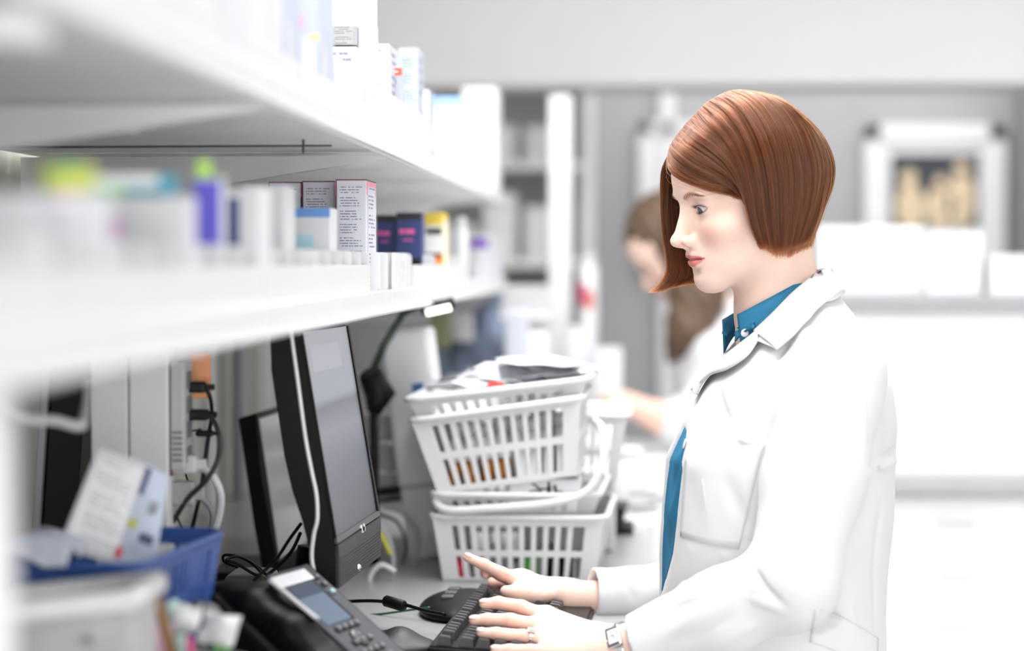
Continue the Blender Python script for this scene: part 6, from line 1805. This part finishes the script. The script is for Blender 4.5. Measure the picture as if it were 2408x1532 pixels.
# ================================================================== the second woman farther back
H2 = np.array(at(1580, 585, 5.3)); R2 = head_frame(math.radians(8), math.radians(40)); S2 = 0.0100
def toh2(P): return ((P - H2) @ R2.T) / S2
def fh2(P): return H2 + (np.asarray(P) * S2) @ R2
def W2(px, py, Y=5.3): return np.array(at(px, py, Y))
def body2(P):
    d = head_sdf(toh2(P)) * S2
    d = smin(d, cone(P, fh2((-3, 0, -4)), W2(1700, 800), .052, .055), .02)
    d = smin(d, cone(P, W2(1690, 830), W2(1720, 1000), .10, .13), .05)
    return d
va, qa = surface_nets(body2, H2 + np.array((-.16, -.18, -.60)), H2 + np.array((.35, .18, .16)), .0045)
def arm2(P):
    hd = W2(1425, 935, 5.12)
    d = chain(P, [W2(1640, 1040, 5.12), W2(1560, 985, 5.12), W2(1475, 950, 5.12)], [.042, .034, .026], .02)
    d = smin(d, ell(P, W2(1450, 942, 5.12), (.035, .024, .018)), .015)
    for k in range(4): d = smin(d, chain(P, [W2(1440, 938, 5.10 + .016 * k), W2(1422, 930 + 3 * k, 5.09 + .018 * k), W2(1412, 938 + 3 * k, 5.09 + .018 * k)], [.0095, .0085, .007], .003), .003)
    d = smin(d, chain(P, [W2(1462, 948, 5.09), W2(1440, 958, 5.08), W2(1425, 956, 5.08)], [.012, .010, .008], .004), .006)
    return d
vb, qb = surface_nets(arm2, W2(1660, 1080, 5.0) + np.array((-.30, -.05, -.05)), W2(1660, 900, 5.25) + np.array((.05, .05, .06)), .0045)
ca = skin_tone(toh2(va)) * .92; cb = np.tile(np.array((.82, .54, .44)), (len(vb), 1))
w2 = np_mesh('person', np.concatenate([va, vb]), np.concatenate([qa, qb + len(va)]), SKIN, None, True, np.concatenate([ca, cb]))
tag(w2, 'woman with long brown hair in a white coat bending over the far counter', 'person')
def coat2(P):
    d = cone(P, W2(1750, 860), W2(1770, 1150), .15, .15)
    q = P.copy(); c = W2(1745, 980)
    d = smin(d, ell(P, W2(1700, 860), (.12, .19, .11)), .06)
    d = smin(d, cone(P, W2(1700, 850, 5.14), W2(1640, 1010, 5.12), .062, .055), .04)
    d = smin(d, cone(P, W2(1640, 1020, 5.12), W2(1580, 992, 5.12), .055, .046), .03)
    d = smin(d, cone(P, W2(1760, 1150), W2(1770, 1700), .15, .17), .05)
    d = d + .004 * np.sin(P[:, 2] * 40 + P[:, 0] * 30)
    return np.maximum(d, -(cone(P, W2(1590, 905), W2(1660, 770), .045, .07)))
vc2, qc2 = surface_nets(coat2, W2(1560, 1750) + np.array((-.05, -.30, .0)), W2(1950, 750) + np.array((.1, .30, .1)), .009)
np_mesh('lab_coat', vc2, qc2, CLOTH, w2)
LH = bpy.data.materials.new('brown_hair'); LH.use_nodes = True; nt = LH.node_tree
for n in list(nt.nodes):
    if n.type == 'BSDF_PRINCIPLED': nt.nodes.remove(n)
h2 = nt.nodes.new('ShaderNodeBsdfHairPrincipled'); h2.parametrization = 'COLOR'; h2.inputs['Color'].default_value = (0.16, 0.085, 0.045, 1); h2.inputs['Roughness'].default_value = .35
nt.links.new(h2.outputs[0], nt.nodes['Material Output'].inputs['Surface'])
def hairvol(P):
    d = ell(P, fh2((-1.6, 0, 3.9)), (.098, .080, .098))
    d = np.maximum(d, -(ell(P, fh2((9.0, 0, -3.5)), (.062, .09, .085))))
    d = smin(d, chain(P, [fh2((-1, 6.5, 1)), W2(1640, 700, 5.22), W2(1620, 780, 5.20), W2(1575, 845, 5.20)], [.045, .060, .052, .010], .03), .02)
    d = smin(d, chain(P, [fh2((-1, -6.5, 1)), W2(1650, 700, 5.40), W2(1615, 790, 5.40), W2(1590, 850, 5.38)], [.040, .050, .040, .010], .03), .02)
    return d + .0025 * np.sin(P[:, 0] * 180 + P[:, 2] * 90)
vh2, qh2 = surface_nets(hairvol, H2 + np.array((-.16, -.20, -.34)), H2 + np.array((.20, .20, .17)), .0045)
hr2 = np_mesh('hair', vh2, qh2, mat('brown_hair_mass', (0.10, 0.058, 0.034), .55, var=.35, vscale=60, bump=.4, bscale=250), w2)
print('T end', _t.time() - _t0)

ab = thing('adapter_brick', 'grey power adapter behind the telephone with cable coiled on it', 'adapter', (at(585, 1340, 2.72).x, 2.74, COUNTZ))
box('adapter_body', (0, 0, .038), (.055, .08, .075), mat('adapter_grey', (.30, .31, .33), .5), ab, .008, seg=3)
